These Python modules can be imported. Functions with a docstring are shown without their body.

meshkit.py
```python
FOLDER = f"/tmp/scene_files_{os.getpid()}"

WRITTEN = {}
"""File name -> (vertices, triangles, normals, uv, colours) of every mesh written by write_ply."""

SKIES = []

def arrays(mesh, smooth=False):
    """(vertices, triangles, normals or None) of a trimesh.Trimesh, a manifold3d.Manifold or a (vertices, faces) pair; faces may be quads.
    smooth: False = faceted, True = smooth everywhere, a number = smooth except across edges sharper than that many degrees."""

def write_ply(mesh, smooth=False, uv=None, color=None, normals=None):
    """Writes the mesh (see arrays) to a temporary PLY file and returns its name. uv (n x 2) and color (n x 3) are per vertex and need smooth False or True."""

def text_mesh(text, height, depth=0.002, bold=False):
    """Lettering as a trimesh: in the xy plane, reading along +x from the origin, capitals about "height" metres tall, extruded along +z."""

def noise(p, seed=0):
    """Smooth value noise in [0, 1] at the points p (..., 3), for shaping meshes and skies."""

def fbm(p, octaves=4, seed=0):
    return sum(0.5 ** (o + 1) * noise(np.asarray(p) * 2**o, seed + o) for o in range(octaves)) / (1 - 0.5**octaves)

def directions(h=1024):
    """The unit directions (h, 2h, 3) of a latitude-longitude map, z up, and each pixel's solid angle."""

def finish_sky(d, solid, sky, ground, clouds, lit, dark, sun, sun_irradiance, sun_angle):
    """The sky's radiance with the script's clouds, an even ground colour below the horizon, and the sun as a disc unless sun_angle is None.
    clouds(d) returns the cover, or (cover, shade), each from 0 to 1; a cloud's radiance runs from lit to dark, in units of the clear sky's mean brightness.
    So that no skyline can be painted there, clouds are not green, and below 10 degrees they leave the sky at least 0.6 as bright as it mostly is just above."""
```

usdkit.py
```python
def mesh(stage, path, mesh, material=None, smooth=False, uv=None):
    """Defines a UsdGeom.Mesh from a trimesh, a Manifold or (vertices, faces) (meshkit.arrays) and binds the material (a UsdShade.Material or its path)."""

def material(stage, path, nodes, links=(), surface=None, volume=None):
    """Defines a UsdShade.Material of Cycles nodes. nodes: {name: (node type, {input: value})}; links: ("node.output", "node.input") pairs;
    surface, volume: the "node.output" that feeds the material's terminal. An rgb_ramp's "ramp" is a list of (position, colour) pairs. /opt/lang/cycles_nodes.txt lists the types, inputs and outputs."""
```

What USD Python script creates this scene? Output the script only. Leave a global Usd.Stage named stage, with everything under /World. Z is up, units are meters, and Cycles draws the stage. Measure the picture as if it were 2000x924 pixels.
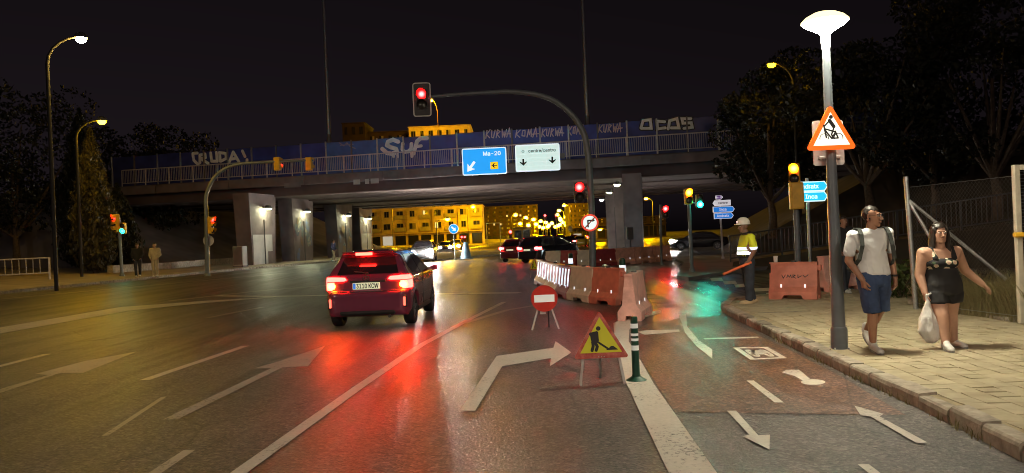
import math, random, sys
import numpy as np, trimesh
import manifold3d as m3
from manifold3d import Manifold, CrossSection
from shapely.geometry import Polygon, LineString, Point, box as sbox
from shapely.ops import unary_union
from shapely import affinity
from pxr import Usd, UsdGeom, UsdLux, UsdShade, Gf, Sdf
import usdkit, meshkit
PI = math.pi
rng = np.random.default_rng(7); random.seed(7)
stage = Usd.Stage.CreateInMemory()
UsdGeom.SetStageUpAxis(stage, UsdGeom.Tokens.z); UsdGeom.SetStageMetersPerUnit(stage, 1.0)
UsdGeom.Xform.Define(stage, '/World'); UsdGeom.Scope.Define(stage, '/World/Looks')
# ------------------------------------------------------------------ camera, sky, moon, exposure
ROLL, CAMH, FPX = math.radians(2.4), 1.65, 1500.0
cr, sr = math.cos(ROLL), math.sin(ROLL)
cam = UsdGeom.Camera.Define(stage, '/World/camera')
cam.CreateHorizontalApertureAttr(36.0); cam.CreateFocalLengthAttr(27.0); cam.CreateClippingRangeAttr(Gf.Vec2f(.05, 3000))
cam.CreateExposureAttr(0.5)
cam.AddTransformOp().Set(Gf.Matrix4d(cr, 0, -sr, 0, sr, 0, cr, 0, 0, -1, 0, 0, 0, 0, CAMH, 1))
usdkit.material(stage, '/World/Looks/night_sky', {
    's': ('sky_texture', {'sky_type': 'single_scattering', 'sun_disc': False, 'sun_elevation': 0.05, 'sun_rotation': 2.6}),
    'bw': ('rgb_to_bw', {}), 't': ('mix', {'mix_type': 'multiply', 'fac': 1.0, 'color2': (1.0, .72, .92)}),
    'b': ('background_shader', {'strength': .0026})},
    [('s.color', 'bw.color'), ('bw.val', 't.color1'), ('t.color', 'b.color')], surface='b.background')
dome = UsdLux.DomeLight.Define(stage, '/World/sky'); dome.CreateIntensityAttr(1.0)
UsdShade.MaterialBindingAPI.Apply(dome.GetPrim()).Bind(UsdShade.Material.Get(stage, '/World/Looks/night_sky'))
dome.GetPrim().SetCustomDataByKey('kind', 'structure')
moon = UsdLux.DistantLight.Define(stage, '/World/moon'); moon.CreateIntensityAttr(.004); moon.CreateAngleAttr(.5); moon.CreateNormalizeAttr(True)
moon.CreateColorAttr(Gf.Vec3f(1, .95, .88)); moon.AddRotateXYZOp().Set(Gf.Vec3f(35, 0, 120))
# ------------------------------------------------------------------ pixels of the 2000 x 924 photograph to points
def ray(x, y):
    u, v = x - 1000., y - 462.
    return (u * cr - v * sr) / FPX, (-u * sr - v * cr) / FPX
def at(x, y, Y):
    a, b = ray(x, y); return np.array([a * Y, Y, CAMH + b * Y])
def zg(X): return .03 * np.clip(-8 - np.asarray(X, float), 0, 30)
def gd(x, y, dz=0.):
    a, b = ray(x, y); Y = 20.
    for _ in range(60): Y = .5 * Y + .5 * (zg(a * Y) + dz - CAMH) / b
    return np.array([a * Y, Y, float(zg(a * Y)) + dz])
# ------------------------------------------------------------------ prims
counts = {}
def numbered(parent, name):
    k = parent + '/' + name; n = counts.get(k, 0); counts[k] = n + 1
    return k if n == 0 else f'{k}_{n:03d}'
def keys(p, **kw):
    for k, v in kw.items():
        if v: p.SetCustomDataByKey(k, v)
def thing(name, label, cat, loc=(0, 0, 0), rz=0., group=None, kind=None, tilt=None):
    x = UsdGeom.Xform.Define(stage, numbered('/World', name)); x.AddTranslateOp().Set(Gf.Vec3d(*map(float, loc)))
    if rz: x.AddRotateZOp().Set(math.degrees(rz))
    keys(x.GetPrim(), label=label, category=cat, group=group, kind=kind); return x.GetPrim()
def copy(root, label, loc, rz=0., group=None, scale=None):
    d = root.GetCustomData(); name = root.GetName().rstrip('0123456789').rstrip('_')
    r = thing(name, label or d['label'], d['category'], loc, 0, group or d.get('group'))
    x = UsdGeom.Xformable(r); x.ClearXformOpOrder(); r.RemoveProperty('xformOp:translate'); r.RemoveProperty('xformOp:rotateZ')
    r.GetReferences().AddInternalReference(root.GetPath())
    ops = [x.AddTranslateOp(), x.AddRotateZOp()]; ops[0].Set(Gf.Vec3d(*map(float, loc))); ops[1].Set(math.degrees(rz))
    if scale: x.AddScaleOp().Set(Gf.Vec3f(*scale))
    r.SetInstanceable(True); return r
def obj(name, mesh, mat, parent=None, smooth=False, label=None, cat=None, group=None, kind=None):
    if isinstance(mesh, MB): mesh = mesh.tm()
    path = numbered(str(parent.GetPath()) if parent else '/World', name)
    m = usdkit.mesh(stage, path, mesh, mat, smooth=smooth); keys(m.GetPrim(), label=label, category=cat, group=group, kind=kind)
    return m.GetPrim()
def frame(o, x, z):
    x = np.array(x, float); x /= np.linalg.norm(x); z = np.array(z, float); z -= x * (z @ x); z /= np.linalg.norm(z)
    T = np.eye(4); T[:3, 0], T[:3, 1], T[:3, 2], T[:3, 3] = x, np.cross(z, x), z, o; return T
def rotz(a): return trimesh.transformations.rotation_matrix(a, [0, 0, 1])
XZ = np.array([[1, 0, 0, 0], [0, 0, -1, 0], [0, 1, 0, 0], [0, 0, 0, 1.]])     # xy drawing -> upright, facing -y
class MB:
    def __init__(s): s.v, s.f, s.n = [], [], 0
    def raw(s, v, f, T=None):
        v = np.asarray(v, float); f = np.asarray(f, int)
        if f.shape[1] == 4: f = np.vstack([f[:, [0, 1, 2]], f[:, [0, 2, 3]]])
        if T is not None: v = v @ np.asarray(T)[:3, :3].T + np.asarray(T)[:3, 3]
        s.v.append(v); s.f.append(f + s.n); s.n += len(v); return s
    def add(s, m, T=None):
        if hasattr(m, 'to_mesh'): q = m.to_mesh(); return s.raw(q.vert_properties[:, :3], q.tri_verts, T)
        return s.raw(m.vertices, m.faces, T)
    def box(s, c, d, rz=0., bevel=0., T=None):
        x, y, z = np.array(d, float) / 2
        if bevel:
            b = min(bevel, x * .9, y * .9, z * .9)
            pts = [(sx * (x - b * (k != 0)), sy * (y - b * (k != 1)), sz * (z - b * (k != 2))) for sx in (-1, 1) for sy in (-1, 1) for sz in (-1, 1) for k in range(3)]
            m = trimesh.convex.convex_hull(np.array(pts)); v, f = np.array(m.vertices), np.array(m.faces)
        else:
            v = np.array([(a, b, c_) for a in (-x, x) for b in (-y, y) for c_ in (-z, z)])
            f = np.array([(0, 1, 3, 2), (4, 6, 7, 5), (0, 4, 5, 1), (2, 3, 7, 6), (0, 2, 6, 4), (1, 5, 7, 3)])
        A = rotz(rz); A[:3, 3] = c
        return s.raw(v, f, A if T is None else T @ A)
    def tube(s, pts, r, n=8, cap=True):
        P = np.array(pts, float); R = np.broadcast_to(np.asarray(r, float), (len(P),))
        t = np.gradient(P, axis=0); t /= np.linalg.norm(t, axis=1)[:, None] + 1e-12
        u = np.cross(t[0], (0, 0, 1.) if abs(t[0][2]) < .9 else (1., 0, 0)); u /= np.linalg.norm(u); V = []
        for i in range(len(P)):
            u = u - t[i] * (u @ t[i]); u /= np.linalg.norm(u); w = np.cross(t[i], u); a = np.arange(n) * 2 * PI / n
            V.append(P[i] + R[i] * (np.cos(a)[:, None] * u + np.sin(a)[:, None] * w))
        V = np.vstack(V); F = [(i * n + j, i * n + (j + 1) % n, (i + 1) * n + (j + 1) % n, (i + 1) * n + j) for i in range(len(P) - 1) for j in range(n)]
        F = [(a, b, c) for a, b, c, d in F] + [(a, c, d) for a, b, c, d in F]
        if cap:
            k = len(V); V = np.vstack([V, P[:1], P[-1:]]); e = (len(P) - 1) * n
            F += [(k, (j + 1) % n, j) for j in range(n)] + [(k + 1, e + j, e + (j + 1) % n) for j in range(n)]
        return s.raw(V, F)
    def bar(s, p, q, w, h=None, up=(0, 0, 1)):
        p, q = np.array(p, float), np.array(q, float); L = np.linalg.norm(q - p)
        if abs((q - p)[2]) / L > .95 and up == (0, 0, 1): up = (0, 1, 0)
        return s.box((0, 0, 0), (L, w, h or w), T=frame((p + q) / 2, q - p, up))
    def lathe(s, prof, n=16, c=(0, 0, 0), T=None):
        p = np.array(prof, float); a = np.arange(n) * 2 * PI / n
        V = np.array([(r * math.cos(t), r * math.sin(t), z) for r, z in p for t in a]); m = len(p)
        F = [(i * n + j, i * n + (j + 1) % n, (i + 1) * n + (j + 1) % n, (i + 1) * n + j) for i in range(m - 1) for j in range(n)]
        A = np.eye(4); A[:3, 3] = c
        return s.raw(V, F, A if T is None else T @ A)
    def sph(s, c, r, sub=2):
        m = trimesh.creation.icosphere(sub, 1.0); return s.raw(m.vertices * np.asarray(r) + np.array(c), m.faces)
    def poly(s, g, t, T=None):
        for q in getattr(g, 'geoms', [g]):
            if q.geom_type == 'Polygon' and q.area > 1e-7: s.add(trimesh.creation.extrude_polygon(q, t, engine='earcut'), T)
        return s
    def xz(s, g, y, t, T=None):                       # drawing in x (right) and z (up), front face at y, thickness t behind it
        A = XZ.copy(); A[1, 3] = y + t
        return s.poly(g, t, A if T is None else T @ A)
    def text(s, str_, h, c, y, T=None, bold=True, t=.003, width=None):
        m = meshkit.text_mesh(str_, h, t, bold); b = m.bounds
        m.apply_translation([-(b[0][0] + b[1][0]) / 2, -(b[0][1] + b[1][1]) / 2, 0])
        if width: m.apply_scale([width / (b[1][0] - b[0][0]), 1, 1])
        A = XZ.copy(); A[:3, 3] = (c[0], y + t, c[1])
        return s.add(m, A if T is None else T @ A)
    def tm(s): return trimesh.Trimesh(np.vstack(s.v), np.vstack(s.f), process=False)
def man(tm): return Manifold(m3.Mesh(np.asarray(tm.vertices, np.float32), np.asarray(tm.faces, np.uint32)))
def totm(m):
    q = m.to_mesh(); return trimesh.Trimesh(np.array(q.vert_properties[:, :3], float), np.array(q.tri_verts), process=False)
def rrect(w, h, r, c=(0, 0)): return sbox(c[0] - w / 2 + r, c[1] - h / 2 + r, c[0] + w / 2 - r, c[1] + h / 2 - r).buffer(r, 6)
def rtri(w, h, r): return Polygon([(-w / 2 + 1.7 * r, r), (w / 2 - 1.7 * r, r), (0, h - 2 * r)]).buffer(r, 6)
def strokes(lines, w): return unary_union([LineString(l).buffer(w / 2, 4) for l in lines])
def sheet(pts, dz, size=1.2):                         # a flat sheet laid on the ground
    g = Polygon(pts).buffer(0); V, F, n = [], [], 0
    for q in getattr(g, 'geoms', [g]):
        v, f = trimesh.creation.triangulate_polygon(q, engine='earcut')
        v3 = np.c_[v, np.zeros(len(v))]
        v3, f = trimesh.remesh.subdivide_to_size(v3, f, size, max_iter=12); V.append(v3); F.append(f + n); n += len(v3)
    V = np.vstack(V); F = np.vstack(F); V[:, 2] = zg(V[:, 0]) + dz
    k = np.cross(V[F[:, 1]] - V[F[:, 0]], V[F[:, 2]] - V[F[:, 0]])[:, 2] < 0; F[k] = F[k][:, ::-1]
    return trimesh.Trimesh(V, F, process=False)
def pxpoly(px): return [tuple(gd(x, y)[:2]) for x, y in px]
def ribbon(px, w): return list(LineString(pxpoly(px)).buffer(w / 2, cap_style=2).exterior.coords)
# ------------------------------------------------------------------ materials
def mat(name, col, rough=.5, metal=0., var=.18, scale=5., bump=0., bscale=60., spec=.5, coat=0., rvar=0., col2=None, detail=4.):
    p = '/World/Looks/' + name; c = np.array(col, float); c2 = np.array(col2, float) if col2 is not None else None
    nodes = {'tc': ('texture_coordinate', {}), 'n': ('noise_texture', {'scale': scale, 'detail': detail, 'roughness': .6}),
             'r': ('rgb_ramp', {'ramp': [(.3, tuple(c * (1 - var))), (.7, tuple(c2 if c2 is not None else np.minimum(c * (1 + var), 1)))]}),
             'p': ('principled_bsdf', {'roughness': rough, 'metallic': metal, 'specular_ior_level': spec, 'coat_weight': coat})}
    links = [('tc.object', 'n.vector'), ('n.fac', 'r.fac'), ('r.color', 'p.base_color')]
    if rvar:
        nodes['mr'] = ('map_range', {'from_min': .3, 'from_max': .7, 'to_min': rough - rvar, 'to_max': rough + rvar}); links += [('n.fac', 'mr.value'), ('mr.result', 'p.roughness')]
    if bump:
        nodes['bn'] = ('noise_texture', {'scale': bscale, 'detail': 3.}); nodes['b'] = ('bump', {'strength': bump, 'distance': .01})
        links += [('tc.object', 'bn.vector'), ('bn.fac', 'b.height'), ('b.normal', 'p.normal')]
    return usdkit.material(stage, p, nodes, links, surface='p.BSDF')
def glow(name, col, strength):
    return usdkit.material(stage, '/World/Looks/' + name, {'e': ('emission', {'color': col, 'strength': strength})}, [], surface='e.emission')
def lens(name, col, s0, s1, r):                       # LED lamp: bright in the middle, dimmer to the rim (radius r about its own origin)
    return usdkit.material(stage, '/World/Looks/' + name, {'tc': ('texture_coordinate', {}), 'l': ('vector_math', {'math_type': 'length'}),
        'm': ('map_range', {'from_min': 0., 'from_max': r, 'to_min': s0, 'to_max': s1, 'range_type': 'smoothstep'}), 'e': ('emission', {'color': col})},
        [('tc.object', 'l.vector1'), ('l.value', 'm.value'), ('m.result', 'e.strength')], surface='e.emission')
def lit(name, col, e, rough=.35):                     # added emission stands in for light reflected by sign faces and strips
    return usdkit.material(stage, '/World/Looks/' + name, {'p': ('principled_bsdf', {'base_color': col, 'roughness': rough, 'emission_color': col, 'emission_strength': e})}, [], surface='p.BSDF')
def asphalt(name, col, rough, rvar, bump, spec=.5):
    c = np.array(col, float)
    return usdkit.material(stage, '/World/Looks/' + name, {
        'g': ('geometry', {}), 'big': ('noise_texture', {'scale': .35, 'detail': 4., 'roughness': .6}), 'mp': ('mapping', {'scale': (1.6, .12, 1.)}),
        'trk': ('noise_texture', {'scale': 1., 'detail': 3.}), 'grit': ('voronoi_texture', {'scale': 42.}), 'fine': ('noise_texture', {'scale': 36., 'detail': 5., 'roughness': .75}),
        'rb': ('rgb_ramp', {'ramp': [(.3, tuple(c * .72)), (.7, tuple(c * 1.25))]}), 'rg': ('rgb_ramp', {'ramp': [(0., (.35, .35, .35)), (.5, (.95, .95, .95)), (.85, (1.7, 1.65, 1.6)), (1., (2.6, 2.5, 2.4))]}),
        'm1': ('mix', {'mix_type': 'multiply', 'fac': .8}), 'rt': ('rgb_ramp', {'ramp': [(.35, (.8, .8, .8)), (.65, (1.12, 1.1, 1.08))]}), 'm2': ('mix', {'mix_type': 'multiply', 'fac': 1.}),
        'sep': ('separate_color', {}), 'crk': ('voronoi_texture', {'scale': .33, 'feature': 'distance_to_edge', 'detail': 3., 'roughness': .6}),
        'ck': ('map_range', {'from_min': .0, 'from_max': .006, 'to_min': .45, 'to_max': 1., 'clamp': True}), 'm3': ('mix', {'mix_type': 'multiply', 'fac': 1.}),
        'mr': ('map_range', {'from_min': .35, 'from_max': .65, 'to_min': rough - rvar, 'to_max': rough + rvar, 'clamp': True}),
        'ha': ('math', {'math_type': 'multiply_add', 'value2': .5}), 'b': ('bump', {'strength': bump, 'distance': .012}),
        'p': ('principled_bsdf', {'specular_ior_level': spec})},
        [('g.position', 'big.vector'), ('g.position', 'mp.vector'), ('mp.vector', 'trk.vector'), ('g.position', 'grit.vector'), ('g.position', 'fine.vector'), ('g.position', 'crk.vector'),
         ('big.fac', 'rb.fac'), ('grit.color', 'sep.color'), ('sep.r', 'rg.fac'), ('rb.color', 'm1.color1'), ('rg.color', 'm1.color2'), ('trk.fac', 'rt.fac'),
         ('m1.color', 'm2.color1'), ('rt.color', 'm2.color2'), ('crk.distance', 'ck.value'), ('m2.color', 'm3.color1'), ('ck.result', 'm3.color2'), ('m3.color', 'p.base_color'),
         ('trk.fac', 'mr.value'), ('mr.result', 'p.roughness'), ('grit.distance', 'ha.value1'), ('fine.fac', 'ha.value3'), ('ha.value', 'b.height'), ('b.normal', 'p.normal')], surface='p.BSDF')
def paint(name, col, wear=.46):                       # worn road paint: chips where the asphalt shows
    c = np.array(col, float)
    return usdkit.material(stage, '/World/Looks/' + name, {
        'g': ('geometry', {}), 'n': ('noise_texture', {'scale': 28., 'detail': 6., 'roughness': .7}), 'b': ('noise_texture', {'scale': 1.3, 'detail': 3.}),
        'a': ('math', {'math_type': 'multiply_add', 'value2': .5}), 'r': ('rgb_ramp', {'ramp': [(wear * 1.2, (.07, .065, .06)), (wear * 1.2 + .08, tuple(c * .8)), (1., tuple(c))]}),
        'v': ('noise_texture', {'scale': 140., 'detail': 2.}), 'bp': ('bump', {'strength': .35, 'distance': .004}), 'p': ('principled_bsdf', {'roughness': .5})},
        [('g.position', 'n.vector'), ('g.position', 'b.vector'), ('g.position', 'v.vector'), ('b.fac', 'a.value1'), ('n.fac', 'a.value3'), ('a.value', 'r.fac'), ('r.color', 'p.base_color'), ('v.fac', 'bp.height'), ('bp.normal', 'p.normal')], surface='p.BSDF')
SOD = (1.0, .57, .15)
A = dict(
    asphalt=asphalt('asphalt', (.085, .079, .075), .40, .1, .7), side=asphalt('side_asphalt', (.07, .066, .064), .27, .07, .35), bike=asphalt('bike_asphalt', (.125, .07, .052), .40, .1, .45),
    soil=mat('soil', (.06, .045, .03), .95, var=.4, scale=.8, bump=.6, bscale=8), paint=paint('road_paint', (.62, .58, .5)), oldpaint=paint('old_road_paint', (.42, .38, .33), .475),
    kerb=mat('kerb_stone', (.33, .29, .23), .85, var=.35, scale=7, bump=.5, bscale=30), kerb2=mat('kerb_stone_dark', (.22, .19, .15), .85, var=.45, scale=9, bump=.6, bscale=24),
    tile=mat('paving_tile', (.385, .33, .215), .8, var=.2, scale=3, bump=.35, bscale=90), tile2=mat('paving_tile_dark', (.37, .315, .2), .8, var=.2, scale=3, bump=.35, bscale=90), tile3=mat('paving_tile_light', (.395, .34, .22), .8, var=.2, scale=4, bump=.35, bscale=90),
    grout=mat('grout', (.33, .275, .17), .95, var=.3, scale=9), plaza=mat('plaza', (.27, .22, .16), .85, var=.25, scale=1.2, bump=.3),
    concrete=mat('concrete', (.17, .135, .13), .8, var=.3, scale=.7, bump=.3, bscale=12), concd=mat('concrete_dark', (.17, .15, .15), .85, var=.35, scale=.5, bump=.3, bscale=9), concl=mat('concrete_light', (.4, .39, .35), .8, var=.18, scale=.9, bump=.2, bscale=14),
    panel=mat('barrier_blue', (.04, .06, .3), .45, var=.3, scale=1.1), panel2=mat('barrier_blue_lit', (.055, .13, .38), .45, var=.3, scale=1.1), panel3=mat('barrier_navy', (.04, .05, .2), .45, var=.3, scale=1.1),
    white=mat('white_paint', (.75, .74, .7), .5, var=.08), spray=mat('white_spray', (.85, .88, .9), .7, var=.2, scale=2), sprayp=mat('pink_spray', (.62, .5, .52), .7, var=.2), sprayg=mat('grey_spray', (.3, .28, .32), .7, var=.2), black=mat('black_paint', (.02, .02, .022), .5),
    galv=mat('galvanised', (.42, .44, .45), .42, .85, var=.2, scale=14), wire=mat('old_wire', (.12, .11, .1), .6, .3), polegrey=mat('pole_grey', (.17, .2, .23), .38, .35, var=.12, scale=3), rail=mat('rail_paint', (.55, .52, .55), .5, .1), green=mat('signal_pole', (.17, .2, .22), .45, .2, var=.15), yellow=mat('signal_yellow', (.8, .46, .03), .45, var=.12), unlitpole=mat('unlit_black', (.008, .008, .008), .7), dgrey=mat('dark_grey', (.05, .05, .055), .55), alu=mat('aluminium', (.5, .5, .5), .45, .25, var=.1),
    redbar=mat('red_plastic', (.54, .18, .12), .5, var=.22, scale=4, bump=.15, bscale=9), pinkbar=mat('faded_red_plastic', (.68, .38, .32), .55, var=.25, scale=4, bump=.15, bscale=9), crbar=mat('white_plastic', (.68, .62, .5), .5, var=.15, scale=4, bump=.15, bscale=9), maroon=mat('maroon_plastic', (.34, .05, .06), .5, var=.2),
    refl=lit('reflective_white', (.85, .9, .95), .75), hiband=lit('vest_band', (.75, .85, 1.), .85), bandglow=lit('bollard_band', (.8, .85, .82), .12),  # reflective parts glow by added emission in place of retroreflection
    carpaint=mat('wine_car_paint', (.19, .04, .08), .2, .15, var=.06, coat=.8), blackcar=mat('black_car_paint', (.012, .01, .014), .2, .2, var=.05, coat=.8), redcar=mat('dark_red_paint', (.12, .012, .02), .22, .3, var=.05, coat=.8), whitecar=mat('white_car_paint', (.5, .48, .5), .25, .05, var=.05, coat=.7), taxi=mat('yellow_car_paint', (.6, .38, .03), .3, var=.05, coat=.5), silver=mat('silver_paint', (.3, .3, .32), .25, .6, var=.05, coat=.7),
    glass=mat('dark_glass', (.015, .014, .018), .05, var=.1, spec=.8, coat=1.), rubber=mat('rubber', (.018, .018, .02), .75, var=.2), trim=mat('black_trim', (.02, .02, .022), .55), chrome=mat('chrome', (.7, .7, .7), .12, 1., var=.03),
    plate=lit('plate_face', (.8, .82, .55), .35), plateblue=lit('plate_blue', (.05, .2, .7), .5),  # plate glow is added emission, no plate lamp is built
    signred=mat('sign_red', (.52, .03, .02), .35, var=.12), signyel=mat('sign_yellow', (.62, .56, .03), .4, var=.06), signwht=mat('sign_white', (.75, .75, .72), .35, var=.05),
    bark=mat('bark', (.09, .065, .045), .9, var=.4, scale=9, bump=.8), shoe=mat('white_shoe', (.62, .62, .6), .6), sole=mat('sole', (.2, .2, .2), .7), hair=mat('dark_hair', (.02, .014, .01), .45, var=.3, scale=40), denim=mat('denim', (.035, .065, .15), .85, var=.4, scale=6, bump=.3, bscale=200), dkden=mat('dark_denim', (.03, .035, .05), .85, var=.4, scale=6, bump=.3),
    tee=mat('white_tee', (.78, .82, .84), .85, var=.06, bump=.25, bscale=14), blackcl=mat('black_cloth', (.015, .015, .017), .85, var=.3, bump=.3, bscale=20), hivis=mat('hivis_cloth', (.68, .74, .03), .8, var=.08, bump=.25, bscale=14), skin=mat('tan_skin', (.36, .19, .12), .5, var=.12, scale=9), skin2=mat('fair_skin', (.5, .29, .2), .5, var=.1, scale=9), skin3=mat('brown_skin', (.24, .125, .08), .5, var=.12), boot=mat('tan_boot', (.45, .33, .2), .8), helmet=mat('helmet', (.75, .72, .64), .35, var=.05), strap=mat('strap', (.05, .06, .055), .8), bag=mat('plastic_bag', (.66, .66, .64), .35, var=.12, scale=7, bump=.6, bscale=11), orange=mat('orange_plastic', (.75, .14, .04), .45),
    sodium=glow('sodium_lamp', (1., .62, .12), 640.), sodium3=glow('sodium_lamp_left', (1., .52, .001), 330.), sodium2=glow('sodium_lamp_dim', (1., .5, .001), 120.), fillwhite=glow('fill_lamp', (1., .78, .58), 2000.), sodmast=glow('sodium_mast', (1., .5, .001), 1300.), sodfar=glow('sodium_lamp_far', (1., .52, .0008), 1250.), whitelamp=glow('white_lamp', (1., .92, .68), 290.), whitecap=glow('white_lamp_cap', (1., .82, .4), 1.5), pierlamp=glow('pier_lamp', (.95, 1., .6), 170.), head=glow('headlamp', (1., .93, .82), 1500.), headw=glow('headlamp_weak', (1., .95, .9), 160.), work=glow('work_lamp', (.75, .93, 1.), 40.), shop=glow('shop_light', (1., .85, .6), .35), winlit=glow('lit_window', (1., .62, .2), .9),
    brake=glow('brake_lamp', (1., .004, .003), 125.), brakehi=glow('high_brake_lamp', (1., .01, .006), 50.), turn=glow('turn_lamp', (1., .25, .01), 60.), tailfar=glow('tail_lamp_far', (1., .03, .03), 26.), reflector_glow=glow('bumper_reflector', (1., .1, .06), 2.4),
    red=lens('signal_red', (1., .0018, .0018), 600., 16., .125), amber=lens('signal_amber', (1., .25, .003), 200., 6., .125), cyan=lens('signal_green', (.0015, 1., .66), 900., 16., .11), red_left=lens('signal_red_left', (1., .01, .008), 70., 8., .125), cyan_left=lens('signal_green_left', (.004, 1., .66), 110., 8., .11), red_out=lens('signal_red_strong', (1., .01, .03), 2500., 200., .13), cyan_out=lens('signal_green_strong', (.01, .75, 1.), 4200., 300., .13), redfar=glow('signal_red_far', (1., .008, .008), 60.), dead=mat('dark_lens', (.03, .025, .02), .2))
# ================================================================== ground, roads, markings
xs = [-90, -38, -8, 60, 120]
def slab(X0, X1, Y0, Y1, dz):
    X = [X0] + [x for x in (-38, -8) if X0 < x < X1] + [X1]; V = [(x, y, float(zg(x)) + dz) for y in (Y0, Y1) for x in X]; n = len(X)
    return np.array(V), np.array([(i, i + 1, n + i + 1, n + i) for i in range(n - 1)])
obj('ground', MB().raw(*slab(-400, 400, -60, 900, -.03)), A['soil'], kind='structure')
road = UsdGeom.Xform.Define(stage, numbered('/World', 'road')).GetPrim(); keys(road, kind='structure')
obj('asphalt', MB().raw(*slab(-34, 40, -25, 640, 0)), A['asphalt'], road)
obj('side_street', sheet(pxpoly([(1215, 600), (1262, 572), (1330, 515), (1700, 500), (1990, 545), (1640, 572), (1480, 590), (1410, 607), (1405, 622), (1330, 625), (1235, 640)]), .003), A['side'], road)
obj('bike_lane', sheet(pxpoly([(1318, 806), (1770, 812), (1640, 735), (1540, 683), (1440, 636), (1405, 618), (1330, 622), (1262, 634), (1236, 650), (1244, 690)]), .006), A['bike'], road)
def mark(name, px, m='paint', dz=.005, pts=None): return obj(name, sheet(pts or pxpoly(px), dz), A[m], road)
mark('lane_line', 0, pts=ribbon([(340, 1010), (467, 924), (700, 757), (820, 676), (905, 630), (985, 590)], .13))
mark('lane_line', 0, 'oldpaint', pts=ribbon([(905, 632), (990, 606), (1088, 590)], .16))
mark('lane_line', 0, pts=ribbon([(282, 743), (480, 676)], .14))
mark('lane_line', 0, pts=ribbon([(-60, 731), (92, 692)], .14))
mark('lane_line', 0, 'oldpaint', pts=ribbon([(406, 621), (514, 600)], .14))
mark('lane_line', 0, 'oldpaint', pts=ribbon([(205, 852), (320, 776)], .06))
mark('lane_line', 0, 'oldpaint', pts=ribbon([(250, 960), (370, 880)], .1))
mark('turn_arrow', [(898, 803), (928, 803), (981, 716), (1076, 700), (1074, 716), (1116, 689), (1085, 667), (1081, 680), (970, 696)])
mark('straight_arrow', [(318, 820), (347, 820), (552, 718), (601, 716), (635, 676), (540, 708), (496, 720), (530, 720)], 'oldpaint')
mark('straight_arrow', [(-40, 772), (-10, 772), (118, 729), (162, 729), (268, 687), (165, 706), (69, 731), (95, 733)], 'oldpaint')
mark('edge_band', [(-40, 647), (236, 600), (400, 588), (560, 578), (400, 592), (250, 607), (-40, 659)])
mark('edge_line', 0, 'oldpaint', pts=ribbon([(330, 588), (510, 568), (640, 557)], .18))
mark('edge_line', 0, 'oldpaint', pts=ribbon([(-60, 590), (160, 570), (420, 546), (640, 527)], .16))
mark('stop_line', 0, pts=ribbon([(420, 578), (640, 577), (1015, 572)], .42))
mark('divider_band', [(1330, 960), (1425, 960), (1399, 924), (1278, 753), (1255, 712), (1228, 668), (1229, 645), (1247, 625), (1292, 611), (1290, 606), (1238, 616), (1198, 632), (1203, 690), (1223, 750), (1305, 924)], dz=.01)
mark('give_way_mark', [(1245, 649), (1259, 655), (1328, 649), (1326, 645), (1263, 646)], dz=.01)
mark('curved_arrow', [(1324, 615), (1340, 615), (1342, 639), (1365, 666), (1391, 684), (1391, 702), (1361, 678), (1338, 651), (1331, 630)], dz=.01)
mark('give_way_line', 0, dz=.01, pts=ribbon([(1375, 663), (1481, 660)], .13))
bx = LineString(pxpoly([(1438, 681), (1495, 680), (1530, 700), (1470, 703), (1438, 681)])).buffer(.035, join_style=2)
o_, ux, uy = gd(1438, 681)[:2], gd(1495, 680)[:2] - gd(1438, 681)[:2], gd(1470, 703)[:2] - gd(1438, 681)[:2]
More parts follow.
